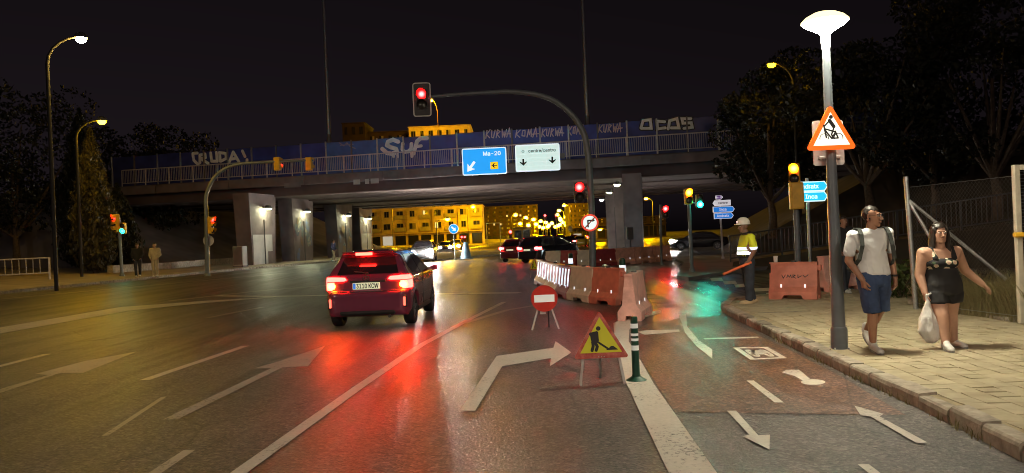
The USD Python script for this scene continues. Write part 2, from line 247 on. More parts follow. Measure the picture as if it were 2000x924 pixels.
bq = lambda a, b: tuple(o_ + a * ux + b * uy)
for nm, g in [('box_marking', bx)] + [('bicycle_mark', Polygon([bq(a + .09 * math.cos(t), .5 + .3 * math.sin(t)) for t in np.linspace(0, 2 * PI, 16)]).exterior.buffer(.022)) for a in (.28, .72)] + [('bicycle_mark', LineString([bq(.28, .5), bq(.42, .25), bq(.62, .28), bq(.72, .5)]).buffer(.03)), ('bicycle_mark', LineString([bq(.42, .25), bq(.5, .6), bq(.62, .28)]).buffer(.03))]:
    obj(nm, MB().poly(g, .002, trimesh.transformations.translation_matrix((0, 0, .008))), A['paint'], road)
mark('pedestrian_mark', [(1527, 729), (1536, 724), (1560, 724), (1566, 728), (1582, 742), (1568, 745), (1552, 736)], dz=.01)
mark('pedestrian_mark', [(1588 + 24 * math.cos(t), 748 + 5.5 * math.sin(t)) for t in np.linspace(0, 6.1, 18)], dz=.01)
mark('bike_lane_dash', [(1458, 745), (1472, 745), (1531, 788), (1513, 788)], dz=.01)
mark('bike_arrow', [(1420, 805), (1438, 805), (1481, 853), (1504, 852), (1503, 881), (1450, 855), (1464, 852)], dz=.012)
mark('bike_arrow', [(1669, 795), (1726, 811), (1718, 816), (1811, 867), (1791, 869), (1700, 816), (1681, 814)], dz=.012)
mark('bike_lane_dash', [(1675, 910), (1697, 910), (1770, 965), (1745, 965)], dz=.012)
for x, y, w in [(1372, 541, 20), (1398, 546, 22), (1424, 552, 24), (1447, 558, 26), (1486, 566, 30), (1512, 575, 32), (1560, 570, 30)]:
    mark('crossing_bar', [(x - w / 2, y - 2), (x + w / 2, y - 3), (x + w / 2 + 4, y + 3), (x - w / 2 + 3, y + 4)], dz=.01)
for x, y, w in [(1262, 573, 28), (1274, 580, 32), (1287, 588, 36), (1302, 597, 40)]:
    mark('crossing_bar', [(x - w / 2, y - 2), (x + w / 2, y - 3), (x + w / 2 + 3, y + 2), (x - w / 2 + 3, y + 3)], 'oldpaint', dz=.01)
A['tar'] = mat('tar_seal', (.03, .028, .027), .35, var=.3, scale=8); A['iron'] = mat('cast_iron', (.06, .055, .05), .5, .4, var=.3, scale=20, bump=.6, bscale=60)
for L_, w_ in [([(0, 683), (120, 672), (260, 656), (330, 641)], .05), ([(1060, 763), (1140, 757), (1222, 754)], .035), ([(-20, 820), (160, 800), (300, 760)], .03)]:
    pts_ = pxpoly(L_); q_ = [pts_[0]]
    for a_, b_ in zip(pts_[:-1], pts_[1:]):
        for k_ in range(1, 9): q_.append((a_[0] + (b_[0] - a_[0]) * k_ / 8 + rng.normal() * .012, a_[1] + (b_[1] - a_[1]) * k_ / 8 + rng.normal() * .03))
    mark('sealed_crack', 0, 'tar', .003, list(LineString(q_).buffer(w_ / 2, 2).exterior.coords))
for k_ in range(7):                                    # skid marks in the right-turn lane
    x_ = 770 + k_ * 14; mark('skid_mark', 0, 'tar', .0025, ribbon([(x_ - 55, 790 - k_ * 4), (x_, 745 - k_ * 6), (x_ + 60, 708 - k_ * 7)], .02))
for (x_, y_), r_ in (((1318, 541), .33),):
    c_ = gd(x_, y_); obj('manhole_cover', MB().lathe([(0, .012), (r_ * .88, .012), (r_ * .9, .008), (r_, .009), (r_, 0)], 28, c_), A['iron'], road)
# ------------------------------------------------------------------ right pavement: kerb stones, tiles, slab
kp = np.array([(3.2, 1.0), (3.22, 3.2)] + [tuple(gd(x, y)[:2]) for x, y in [(1980, 894), (1840, 820), (1600, 706), (1500, 656), (1440, 626), (1414, 612)]] + [tuple(gd(1407, 603)[:2]), tuple(gd(1425, 594)[:2]), tuple(gd(1480, 586)[:2]), (8.2, 17.6), (16., 18.6), (30., 20.)])
PAVE = Polygon(list(map(tuple, kp)) + [(30, 16.5), (12, 15.2), (8.2, 14.6), (7.3, 14.2)] + [tuple(gd(x, y)[:2]) for x, y in [(1876, 622), (1990, 644)]] + [(8.6, 9.5), (9.5, 3), (9.6, 1.)])
Z1 = .12
kerb = UsdGeom.Xform.Define(stage, numbered('/World', 'kerb')).GetPrim(); keys(kerb, kind='structure')
def kerb_run(line, parent, step, w, h, jit, m, side=1., z0=0., maxn=300):
    L = LineString(line); n = int(L.length / step)
    for i in range(min(n, maxn)):
        a, b = (np.array(L.interpolate(t).coords[0]) for t in (i * step, (i + 1) * step - .012 - .02 * rng.random()))
        d = (b - a) / np.linalg.norm(b - a); q = np.array([d[1], -d[0]]) * side
        hh, ww = h + jit * rng.normal() * .35, w + jit * rng.normal() * .4; c = .028
        # cross-section from the road side inward, with a worn rounded arris, and slightly uneven ends
        sec = [(0, -.02), (0, hh - c * 1.3), (c * .35, hh - c * .4), (c, hh), (ww, hh), (ww, -.02)]; V = []
        for P in (a, b):
            j = rng.normal() * jit * .25; V += [(*(P + q * (u + (j if 0 < k < 4 else 0))), z0 + float(zg(P[0])) + v_ + (rng.normal() * jit * .2 if 0 < k < 5 else 0)) for k, (u, v_) in enumerate(sec)]
        k = len(sec); F = [(j, j + 1, k + j + 1, k + j) for j in range(k - 1)]
        mb = MB().raw(V, F); mb.raw(V[:k], [(0, j, j + 1) for j in range(1, k - 1)]); mb.raw(V[k:], [(0, j + 1, j) for j in range(1, k - 1)])
        tm = mb.tm(); tm.merge_vertices(); tm.fix_normals(); obj('kerb_stone', tm, m[int(rng.integers(len(m)))], parent)
kerb_run(kp[:-1], kerb, .52, .16, .13, .022, [A['kerb'], A['kerb'], A['kerb2']])
pave = UsdGeom.Xform.Define(stage, numbered('/World', 'pavement')).GetPrim(); keys(pave, kind='structure')
inner = PAVE.buffer(-.15)
obj('slab', MB().poly(PAVE.buffer(-.1), .13, trimesh.transformations.translation_matrix((0, 0, Z1 - .005 - .13))), A['grout'], pave)
ang = -math.atan2(.115, 2.2) ; T2 = np.array([[math.cos(ang), -math.sin(ang)], [math.sin(ang), math.cos(ang)]])
cells = []
for i in range(-5, 60):
    for j in range(0, 100):
        c = T2 @ np.array([3.0 + i * .2, j * .2]); c = np.array([c[0] + .0, c[1]])
        if 1.2 < c[1] < 18.5 and c[0] < 11 and inner.contains(Point(c[0], c[1]).buffer(.1)): cells.append(c)
slot = sbox(*(gd(1475, 609, Z1)[:2] - (0, .16)), *(gd(1600, 609, Z1)[:2] + (0, .2)))
cells = [c for c in cells if not slot.contains(Point(*c))]
def tile_mesh(c, hw=.0985):
    dz = Z1 + rng.normal() * .0015; b = .0025; R = lambda x, y: tuple(T2 @ np.array([x, y]) + c)
    tx, ty = rng.normal(0, .0018, 2)
    V = [(*R(sx * hw, sy * hw), dz - .018) for sx, sy in ((-1, -1), (1, -1), (1, 1), (-1, 1))] + [(*R(sx * (hw - b), sy * (hw - b)), dz + tx * sx + ty * sy) for sx, sy in ((-1, -1), (1, -1), (1, 1), (-1, 1))]
    return V, [(4, 5, 6, 7), (0, 1, 5, 4), (1, 2, 6, 5), (2, 3, 7, 6), (3, 0, 4, 7)]
vis = sorted((c for c in cells if c[1] > 4.2), key=lambda c: c[1] + .05 * abs(c[0] - 3.5))
near = set(id(c) for c in [c for c in vis if c[0] / c[1] < .72][:300]); rest = [MB(), MB(), MB()]
for c in cells:
    k = int(rng.choice(3, p=[.6, .22, .18])); m_ = (A['tile'], A['tile2'], A['tile3'])[k]
    if id(c) in near: obj('paving_tile', MB().raw(*tile_mesh(c)), m_, pave)
    else: rest[k].raw(*tile_mesh(c))
for k, mb in enumerate(rest): obj('paving_tiles', mb, (A['tile'], A['tile2'], A['tile3'])[k], pave, kind='stuff')
dg = MB().box((slot.centroid.x, slot.centroid.y, Z1 - .012), (slot.bounds[2] - slot.bounds[0], slot.bounds[3] - slot.bounds[1], .02))
obj('tactile_strip', dg, A['kerb2'], pave)
# island and pavement across the side street
far_isl = Polygon([tuple(gd(x, y)[:2]) for x, y in [(1322, 545), (1345, 549), (1440, 533), (1560, 520)]] + [(30, 27), (45, 44), (9, 44), (8.0, 36)])
obj('far_pavement', MB().poly(far_isl, .12), A['concd'], kind='structure')
A['drysoil'] = mat('dry_soil', (.16, .13, .075), .95, var=.4, scale=2., bump=.6, bscale=10)
obj('verge', MB().poly(Polygon([(7.35, 14.3), (8.3, 14.75), (12, 15.4), (30, 16.7), (60, 16.7), (60, -5), (9.7, -5), (9.6, 3), (8.7, 9.5), (7.75, 11.6)]), .14, trimesh.transformations.translation_matrix((0, 0, -.02))), A['drysoil'], kind='structure')
kerb_run([(30, 16.6), (12, 15.35), (8.3, 14.72), (7.35, 14.25)] + [tuple(gd(x, y)[:2]) for x, y in [(1876, 622), (1990, 644)]] + [(8.7, 9.5), (9.6, 3)], kerb, .6, .1, .17, .01, [A['kerb']], side=1)
# left pavement and its kerb, median with yellow-lit kerb by the keep-left sign
lk = [tuple(gd(x, y)[:2]) for x, y in [(-160, 590), (0, 575), (160, 559), (330, 541), (520, 523), (640, 513)]] + [(-12.5, 72), (-9.8, 100), (-3, 220), (14, 500)]
lk[0:0] = [(-19.9, 8), (-19.9, -15)][::-1]
LP = Polygon(lk + [(-20, 500), (-26, 220), (-30, 100), (-34, 72), (-36, 40), (-36, -15)])
def draped(poly, dz, size): return sheet(list(poly.exterior.coords), dz, size)
obj('left_pavement', draped(LP, .12, 6.), A['plaza'], kind='structure')
lkerb = UsdGeom.Xform.Define(stage, numbered('/World', 'left_kerb')).GetPrim(); keys(lkerb, kind='structure')
kerb_run(lk[1:], lkerb, 1.0, .2, .13, .012, [A['kerb'], A['kerb'], A['kerb2']], side=-1)
med = Polygon([tuple(gd(x, y)[:2]) for x, y in [(760, 517), (975, 499), (1000, 491), (985, 481), (900, 488), (780, 505)]])
obj('median', MB().poly(med, .13), A['plaza'], kind='structure')
# ================================================================== bridge
BA = math.atan2(-.2, 1.0); BO = np.array([0, 52.5, 0.]); Bx = np.array([math.cos(BA), math.sin(BA), 0]); By = np.array([-math.sin(BA), math.cos(BA), 0])
def onb(x, y, t=0.):                                  # pixel -> (along, height) on the bridge plane t metres behind its front edge
    a, b = ray(x, y); Y = (BO @ By + t) / (np.array([a, 1, 0]) @ By); p = np.array([a * Y, Y, CAMH + b * Y]); return (p - BO) @ Bx, p[2]
def bloc(s, t, z=0.): return BO + s * Bx + t * By + np.array([0, 0, z])
def bpt(P): P = np.array(P, float) - BO; return np.array([P @ Bx, P @ By, P[2]])
A['shaded'] = mat('shaded_concrete', (.085, .06, .058), .9, var=.35, scale=.4, bump=.3, bscale=9)  # darker copy of the concrete: underside shade put into the colour
bridge = thing('road_bridge', 'dark concrete road bridge crossing over the whole avenue', 'bridge', BO, BA)
obj('deck', MB().box((0, 14.5, 6.35), (124, 29.4, .5)).box((0, .05, 6.62), (124, .3, .12), bevel=.03), A['concrete'], bridge, label='concrete deck slab and edge beam')
for i in range(-10, 11): obj('edge_panel', MB().box((i * 6, -.24, 6.3), (5.96, .1, .62), bevel=.02), A['concrete'], bridge)
for t in (1.2, 8.4, 15.6, 22.8, 27.6): obj('girder', MB().box((0, t, 5.7), (124, 1.5 if t > 2 else .9, .82), bevel=.05), A['shaded'], bridge)
obj('soffit', MB().box((0, 14.4, 5.55), (124, 26., .3)), A['shaded'], bridge)
lp, rp = [], []
for (px, py, Y) in [(524, 406, 55), (601, 412, 62.5), (681, 420, 73), (722, 426, 84)]: lp.append((bpt(at(px, py, Y)), True))
for (px, py, Y) in [(1205, 360, 51.5), (1190, 375, 60), (1175, 390, 71)]: rp.append((bpt(at(px, py, Y)), False))
def tilted(c, lo, hi, z0, z1):                        # pier that widens to the top
    V = [(c[0] + sx * d[0] / 2, c[1] + sy * d[1] / 2, z) for d, z in ((lo, z0), (hi, z1)) for sx, sy in ((-1, -1), (1, -1), (1, 1), (-1, 1))]
    return MB().raw(V, [(0, 1, 5, 4), (1, 2, 6, 5), (2, 3, 7, 6), (3, 0, 4, 7), (4, 5, 6, 7), (3, 2, 1, 0)])
murals = [[(0, 1.75, -1, 1.9, 'concl'), (0, .9, .25, .9, 'concrete')], None, None, [(0, 1.6, -1, 1, 'concl')]]
MUR = [mat(f'mural_{i}', c, .7, var=.5, scale=3.2, col2=c2, detail=1.) for i, (c, c2) in enumerate([((.35, .32, .2), (.12, .16, .3)), ((.1, .2, .35), (.4, .36, .22)), ((.42, .3, .12), (.2, .12, .08)), ((.3, .33, .28), (.08, .1, .14))])]
pier_lamps = []
for i, (p, left) in enumerate(lp + rp):
    sg = 1 if left else -1; D = 3.6 if left else 2.2; W = 1.15
    cx, cy = p[0] - sg * (W / 2 + .45), p[1] + .0
    pr = obj('pier', tilted((cx, cy), (W * .95, D * .86), (W * 1.06, D * 1.04), -.2, 5.45), A['concrete'], bridge)
    fx = cx + sg * (W / 2 + .03)
    if left:
        zf = float(zg((BO + cx * Bx)[0])) + .12
        if i in (0, 3): obj('painted_patch', MB().box((fx, cy - .2, zf + 1.05), (.02, D * .74, 2.1)), A['concl'], pr)
        if i == 0: obj('painted_patch', MB().box((fx + .016, cy + 1.0, zf + .45), (.02, D * .3, .9)), A['concrete'], pr)
        if i in (1, 2):
            for k in range(12):
                a, b_ = rng.uniform(-1.3, 1.2), rng.uniform(.3, 3.0)
                g = affinity.scale(Point(0, 0).buffer(1, 5), rng.uniform(.15, .4), rng.uniform(.3, .7)); g = affinity.rotate(g, rng.uniform(-30, 30))
                T = frame((fx + .004 * (k + 1), cy + a, zf + b_), (0, -sg, 0), (0, 0, 1)) @ XZ
                obj('mural_shape', MB().poly(g, .004, T), MUR[int(rng.integers(4))], pr)
    obj('cable_pipe', MB().tube([(fx + sg * .05, cy, 3.6), (fx + sg * .05, cy, .4)], .03, 6), A['dgrey'], pr)
    wl = thing('pier_lamp', ['white flood lamp high on the nearest left bridge pier with the pale painted foot', 'white flood lamp above the colourful mural of the second left bridge pier', 'white flood lamp on the third left bridge pier', 'white flood lamp on the last left bridge pier by the flats', 'white lamp on the nearest right bridge pier', 'white lamp on the middle right bridge pier', 'white lamp on the farthest right bridge pier'][i], 'wall lamp', BO + p[0] * Bx + p[1] * By + np.array([0, 0, p[2]]), BA)
    obj('bracket', MB().bar((-sg * .45, 0, .02), (0, 0, .12), .05).box((-sg * .44, 0, .0), (.05, .16, .3)), A['dgrey'], wl)
    obj('hood', MB().lathe([(0, .2), (.2, .17), (.26, -.03), (.25, -.03), (.19, .14), (0, .16)], 14), A['dgrey'], wl, smooth=40)
    obj('bulb', MB().sph((0, 0, -.04), (.19, .19, .11)), A['pierlamp'], wl, smooth=True)
for k in range(6):                                    # stains and old patches on the edge beam
    x, y = [(575, 362), (700, 356), (720, 355), (735, 354), (1240, 318), (1090, 306)][k]; s, z = onb(x, y)
    obj('repair_patch', MB().box((s, -.3, z), ([1.3, .5, .3, .6, 2., 1.][k], .012, .35)), A['concl' if k in (1, 2, 3) else 'concd'], bridge)
rail = thing('bridge_railing', 'pale metal railing along the front edge of the bridge', 'railing', BO, BA)
sposts = [-2.02 + 2.0 * i for i in range(-14, 13)]
obj('top_rail', MB().tube([(-30, 0, 7.9), (23, 0, 7.9)], .04, 8), A['rail'], rail, smooth=40)
obj('bottom_rail', MB().tube([(-30, 0, 6.9), (23, 0, 6.9)], .03, 8), A['rail'], rail, smooth=40)
for s in sposts: obj('post', MB().box((s, 0, 7.28), (.07, .07, 1.26), bevel=.012), A['rail'], rail)
bal = MB()
for i in range(int(53 / .14)): bal.box((-30 + i * .14, 0, 7.4), (.022, .022, .98))
obj('balusters', bal, A['rail'], rail, kind='stuff')
noise_w = thing('noise_barrier', 'navy blue panel fence with white graffiti behind the bridge railing', 'fence', BO, BA)
TB = 1.5
def ztop(s): return 9.1 + .004 * s
for s in range(-32, 26, 2):
    obj('panel', MB().box((s + 1 - .02, TB, 7.86 + .02 * (s % 3)), (1.95, .06, 2.5), bevel=.01), A['panel2' if -14 <= s <= -9 else 'panel3' if s > 8 or s < -22 else 'panel'], noise_w)  # paler panels carry the light falling on this stretch in their colour
    obj('post', MB().box((s, TB - .07, 7.9), (.11, .1, 2.62), bevel=.012), A['galv' if s % 3 else 'concd'], noise_w)
def graffiti(name, g, m, d=0.): return obj(name, MB().xz(g, TB - .045 - d, .012), A[m], noise_w)
def pxl(lines): return [[onb(x, y, TB) for x, y in l] for l in lines]
suf = [[(778, 277), (768, 273), (758, 277), (756, 284), (764, 288), (774, 291), (776, 297), (768, 301), (756, 299), (747, 291)], [(787, 281), (786, 292), (791, 297), (798, 296), (803, 291), (804, 281)], [(808, 300), (812, 286), (815, 276), (822, 270), (834, 270)], [(811, 287), (823, 285)]]
G1 = unary_union([LineString(l).buffer(w) for l, w in zip(pxl(suf), (.15, .13, .15, .11))]); graffiti('graffiti_suf', G1, 'spray')
for x in (768, 776, 804): graffiti('paint_drip', LineString(pxl([[(x, 298), (x + 1, 306)]])[0]).buffer(.1), 'spray', .003)
crud = [[(386, 299), (377, 300), (379, 313), (388, 322)], [(391, 318), (391, 303), (401, 301), (402, 308), (393, 310), (407, 319)], [(412, 299), (414, 315), (425, 315), (423, 298)], [(431, 315), (429, 298), (441, 300), (443, 309), (432, 315)], [(448, 318), (456, 297), (467, 316)], [(451, 311), (463, 309)], [(474, 295), (479, 306)], [(483, 312), (483, 316)]]
graffiti('graffiti_cruda', unary_union([LineString(l).buffer(.11) for l in pxl(crud)]), 'spray')
graffiti('graffiti_tag', strokes(pxl([[(663, 279), (672, 285), (678, 279), (684, 286), (694, 290)], [(665, 284), (690, 282)]]), .07), 'sprayg')
LET = dict(K=[[(0, 0), (.1, 1)], [(.75, 1), (.08, .45), (.8, 0)]], U=[[(0, 1), (.1, .1), (.5, 0), (.7, 1)]], O=[[(.1, .2), (.15, .9), (.6, .95), (.65, .1), (.1, .2)]], R=[[(0, 0), (.1, 1), (.65, .85), (.1, .45), (.7, 0)]], W=[[(0, 1), (.2, 0), (.45, .7), (.65, 0), (.9, 1)]], N=[[(0, 0), (.05, 1), (.6, 0), (.65, 1)]], A=[[(0, 0), (.4, 1.15), (.75, 0)], [(-.1, .35), (1.05, .45)]], M=[[(0, 0), (.15, 1), (.4, .3), (.65, 1.05), (.8, 0)]])
for word, x0, x1, y0 in [('KURWA', 949, 1000, 265), ('KOMA', 1007, 1052, 264), ('KURWA', 1058, 1101, 262), ('KOMA', 1110, 1142, 258), ('KURWA', 1169, 1215, 254)]:
    n = len(word); L = []
    for i, ch in enumerate(word):
        ox = x0 + (x1 - x0) * i / n; sx = (x1 - x0) / n * .92
        for l in LET[ch]: L.append([(ox + a * sx + b * 1.5, y0 + 5 - b * 15 - .05 * (ox - x0) + rng.normal() * .5) for a, b in l])
    graffiti('graffiti_word', strokes(pxl(L), .07), 'sprayp')
ac = [[(1252, 250), (1256, 236), (1270, 234), (1272, 251), (1253, 251)], [(1298, 238), (1283, 237), (1284, 252), (1299, 250)], [(1305, 252), (1308, 236), (1322, 232), (1326, 250), (1311, 250)], [(1349, 232), (1332, 232), (1334, 241), (1350, 240), (1352, 249), (1336, 251)]]
aw = [LineString(l).buffer(.095, join_style=2) for l in pxl(ac)]
graffiti('graffiti_outline', unary_union([g.buffer(.07) for g in aw]), 'black'); 
for g in aw: graffiti('graffiti_letter', g, 'spray', .008)
for n_, px, py, lab in [('mast', 641, 275, 'tall slender lamp mast standing on the bridge left of the hanging signal'), ('mast', 1147, 240, 'tall slender lamp mast on the bridge above the curved signal arm')]:
    s, z = onb(px, py, 4.); b = bloc(s, 4.2, 6.6); t = thing('lamp_mast', lab, 'mast', b)
    obj('pole', MB().tube([(0, 0, 0), (0, 0, 9), (0, 0, 19)], [.17, .13, .08], 12), A['galv'], t, smooth=40); obj('base_collar', MB().lathe([(.26, 0), (.26, .9), (.19, 1.1), (.17, 3.5), (.14, 3.6)], 12), A['concd'], t, smooth=40)
# overhead direction signs on the bridge parapet
def hang_sign(name, label, px, face, prints, tilt=.0):
    c = at(*px, 49.2); t = thing(name, label, 'road sign', c, BA * .6); return t
SW, SH = 2.85, 1.72
def tpos(px, c, Y): return (at(px[0], px[1], Y) - at(c[0], c[1], Y))[[0, 2]]
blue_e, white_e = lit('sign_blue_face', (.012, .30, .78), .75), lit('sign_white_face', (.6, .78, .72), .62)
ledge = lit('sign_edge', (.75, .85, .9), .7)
t = thing('direction_sign', 'blue overhead sign reading Ma-20 with a slanting white arrow', 'road sign', at(946, 315, 49.2), -.04)
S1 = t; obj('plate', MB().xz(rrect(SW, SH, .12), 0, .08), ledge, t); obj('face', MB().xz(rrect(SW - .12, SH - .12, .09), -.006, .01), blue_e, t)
obj('lettering', MB().text('Ma-20', .25, (.5, .48), -.012, t=.006), ledge, t)
ar = affinity.rotate(Polygon([(-.08, .45), (.08, .45), (.08, 0), (.3, .08), (0, -.35), (-.3, .08), (-.08, 0)]), -38, origin=(0, 0))
obj('arrow', MB().xz(affinity.translate(ar, -.9, -.35), -.012, .006), ledge, t)
obj('symbol_panel', MB().xz(rrect(.5, .46, .04, (.62, -.3)), -.012, .006), lit('symbol_yellow', (.85, .48, .01), .75), t)
obj('symbol', MB().xz(unary_union([Point(.66, -.3).buffer(.15).difference(Point(.74, -.3).buffer(.14)), sbox(.45, -.325, .8, -.275)]), -.018, .006), A['black'], t)
for x in (-.8, .8): obj('bracket', MB().box((x, .5, .3), (.1, .95, .1)).box((x, .12, 0), (.08, .06, 1.8)), A['galv'], t)
t = thing('direction_sign', 'white overhead sign reading centre/centro with two black down arrows', 'road sign', at(1050, 308, 49.2), -.04)
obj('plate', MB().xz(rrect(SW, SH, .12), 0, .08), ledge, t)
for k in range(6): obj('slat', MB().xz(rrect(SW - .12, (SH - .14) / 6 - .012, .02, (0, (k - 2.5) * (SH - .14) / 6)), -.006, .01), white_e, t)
obj('lettering', MB().text('centre/centro', .2, (.3, .45), -.014, t=.006, bold=True, width=1.75), A['black'], t)
obj('symbol', MB().xz(Point(-.92, .45).buffer(.09).difference(Point(-.92, .45).buffer(.06)).union(Point(-.92, .45).buffer(.025)), -.012, .006), A['sprayg'], t)
for x, z in ((-.93, -.26), (.93, -.2)): obj('arrow', MB().xz(affinity.translate(Polygon([(-.055, .22), (.055, .22), (.055, -.02), (.23, .06), (.23, 0), (0, -.22), (-.23, 0), (-.23, .06), (-.055, -.02)]), x, z), -.012, .006), A['black'], t)
for x in (-.8, .8): obj('bracket', MB().box((x, .5, .3), (.1, .95, .1)).box((x, .12, 0), (.08, .06, 1.8)), A['galv'], t)
# embankments and abutments under the bridge ends
def wedge(P, name, m): obj(name, MB().raw(P, [(0, 1, 2, 3), (0, 3, 7, 4), (1, 5, 6, 2), (3, 2, 6, 7), (0, 4, 5, 1), (4, 7, 6, 5)]), m, kind='structure')
b3 = lambda s, t, z: tuple(bloc(s, t, z))
wedge([b3(-25, -6, .45), b3(-62, -6, .4), b3(-62, -6, 5.9), b3(-36, -6, 5.6), b3(-22, 36, .4), b3(-62, 36, .4), b3(-62, 36, 5.9), b3(-33, 36, 5.6)], 'embankment', A['concd'])
wedge([b3(62, -22, -.1), b3(14, -2, -.1), b3(25, -2, 5.6), b3(62, -22, 5.9), b3(62, 36, -.1), b3(14, 36, -.1), b3(25, 36, 5.6), b3(62, 36, 5.9)], 'embankment', A['soil'])
# ================================================================== street lamps
def lamp_post(name, label, base, top, head_dir, group=None, m='sodium', r=.2, pole='dgrey', arm=1.2):
    base, top = np.array(base, float), np.array(top, float); d = np.array([*head_dir, 0.]); d /= np.linalg.norm(d)
    t = thing(name, label, 'street lamp', base, 0, group); h = top - base; foot = h - d * arm; 
    c = [np.array([foot[0], foot[1], 0]), np.array([foot[0], foot[1], h[2] * .9])] + [np.array([foot[0], foot[1], h[2] * .9]) + np.array([0, 0, h[2] * .1 + .1]) * math.sin(a) + d * arm * (1 - math.cos(a)) for a in np.linspace(.3, PI / 2, 5)]
    obj('pole', MB().tube(c, np.interp(np.arange(len(c)), [0, len(c) - 1], [.08, .035]), 8), A[pole], t, smooth=50)
    obj('housing', MB().lathe([(0, .3), (r * .9, .24), (r * 1.25, .06), (r * 1.2, .05), (r * .85, .2), (0, .22)], 12, h), A['dgrey'], t, smooth=50)
    obj('lamp_glass', MB().sph(h - (0, 0, .0), (r, r, r * .75), 1), A[m], t, smooth=True); return t
SODN = [((158, 77), 30., (1, .3), 'high sodium street lamp at the upper left, uppermost of the left lamps'), ((199, 238), 39., (1, .3), 'sodium street lamp just above the pointed cypress'), ((1507, 127), 40., (-1, -.2), 'sodium street lamp in the dark sky over the right-hand slope')]
for (px, Y, d, lab) in SODN:
    T = at(*px, Y); lamp_post('street_lamp', lab, (T[0], T[1], 0.), T, d, m='sodium' if Y == 30. else 'sodium3' if Y < 42. and px[0] < 900 else 'sodium2', r=.2, pole='unlitpole')  # near-black pole colour stands in for the unlit dark
for p, d, lab in [((-15., -3., 10.), (1, 0), 'unseen street lamp behind the camera at the left kerb, added to light the foreground'), ((5.2, -7., 9.5), (-1, 0), 'unseen street lamp behind the camera on the right pavement, added to light the foreground')]:
    lamp_post('street_lamp', lab, (p[0], p[1], 0.), p, d, m='fillwhite', r=.2)  # lamps out of view, added as whitish fill for the foreground road
FARL = [(924, 404, 'street lamp in front of the right end of the ochre flats'), (874, 428, 'short street lamp before the ochre flats'), (1007, 420, ''), (1027, 425, ''), (1042, 429, ''), (1056, 432, ''), (1066, 434.5, ''), (1032, 440, ''), (1072, 440, ''), (1102, 401, 'highest lamp of the far avenue, under the red signal'), (1092, 411, ''), (1088, 419.5, ''), (1094, 427, ''), (1095, 430, ''), (1100, 435, ''), (1094, 439, ''), (1090, 441, ''), (1061, 445, ''), (1070, 443, ''), (1085, 443, ''), (1016, 437, ''), (1047, 438, ''), (1053, 443, ''), (1078, 436, ''), (1105, 424, ''), (1110, 430, ''), (1106, 440, ''), (778, 402, 'lamp post in front of the middle of the ochre flats, head under the bridge'), (1172, 448, 'low sodium lamp right of the no-right-turn sign'), (1262, 388, 'sodium lamp seen past the right bridge pier')]
ORD = ['first', 'second', 'third', 'fourth', 'fifth', 'sixth', 'seventh', 'eighth', 'ninth', 'tenth', 'eleventh', 'twelfth', 'thirteenth', 'fourteenth', 'fifteenth']; nl, nr = iter(ORD), iter(ORD)
for i_, (x, y, lab) in enumerate(FARL):
    if not lab: FARL[i_] = (x, y, f"{next(nl)} orange lamp of the left row down the far avenue, from the near end" if x < 1080 else f"{next(nr)} orange lamp of the right row down the far avenue, below the highest one")
for i, (x, y, lab) in enumerate(FARL):
    H = 4.2 if i in (1, 28) else 9.; hz = 462 - (x - 1000) * math.tan(ROLL); Y = min(900, FPX * (H - CAMH) / max(hz - y, 8.)); Y = 130 if i == 28 else Y; T = at(x, y, Y)
    lamp_post('avenue_lamp', lab or 'orange sodium lamp in the receding rows along the far avenue', (T[0], T[1], 0), T, (1 if x < 1080 else -1, 0), 'sodium lamps along the far avenue', 'sodfar', max(.28, 3.7 * Y / FPX), 'dgrey', 1.4)  # glass widens with distance: the glow around each lamp built into its size
# ------------------------------------------------------------------ pavement lamp with bowl head
LB = gd(1640, 681, Z1); t = thing('street_lamp', 'tall grey pavement lamp with glowing bowl head beside the walking couple', 'street lamp', LB)
tt = at(1612, 70, LB[1]) - LB; 
obj('pole', MB().tube([(0, 0, 0), (tt[0] * .1, 0, tt[2] * .1), (tt[0] * .55, 0, tt[2] * .55), (tt[0], 0, tt[2])], [.083, .077, .062, .045], 18), A['polegrey'], t, smooth=40)
obj('base_sleeve', MB().lathe([(.0, 0), (.097, 0), (.097, .24), (.085, .27), (.08, .27)], 18), A['polegrey'], t, smooth=40)
for a in range(4): obj('bolt', MB().lathe([(0, .022), (.012, .022), (.012, 0)], 6, (.115 * math.cos(a * PI / 2 + .7), .115 * math.sin(a * PI / 2 + .7), 0)), A['alu'], t)
obj('socket', MB().lathe([(.05, -.16), (.056, -.02), (.07, .04), (.05, .05)], 16, tt), A['alu'], t, smooth=40)
obj('bowl', MB().lathe([(.05, .0), (.075, .035), (.15, .08), (.235, .13), (.272, .165), (.26, .17), (.2, .17), (0, .17)], 32, tt), A['whitelamp'], t, smooth=40)
obj('top_cap', MB().lathe([(.278, .166), (.276, .18), (.23, .225), (.14, .272), (0, .295)], 32, tt), A['whitecap'], t, smooth=60)
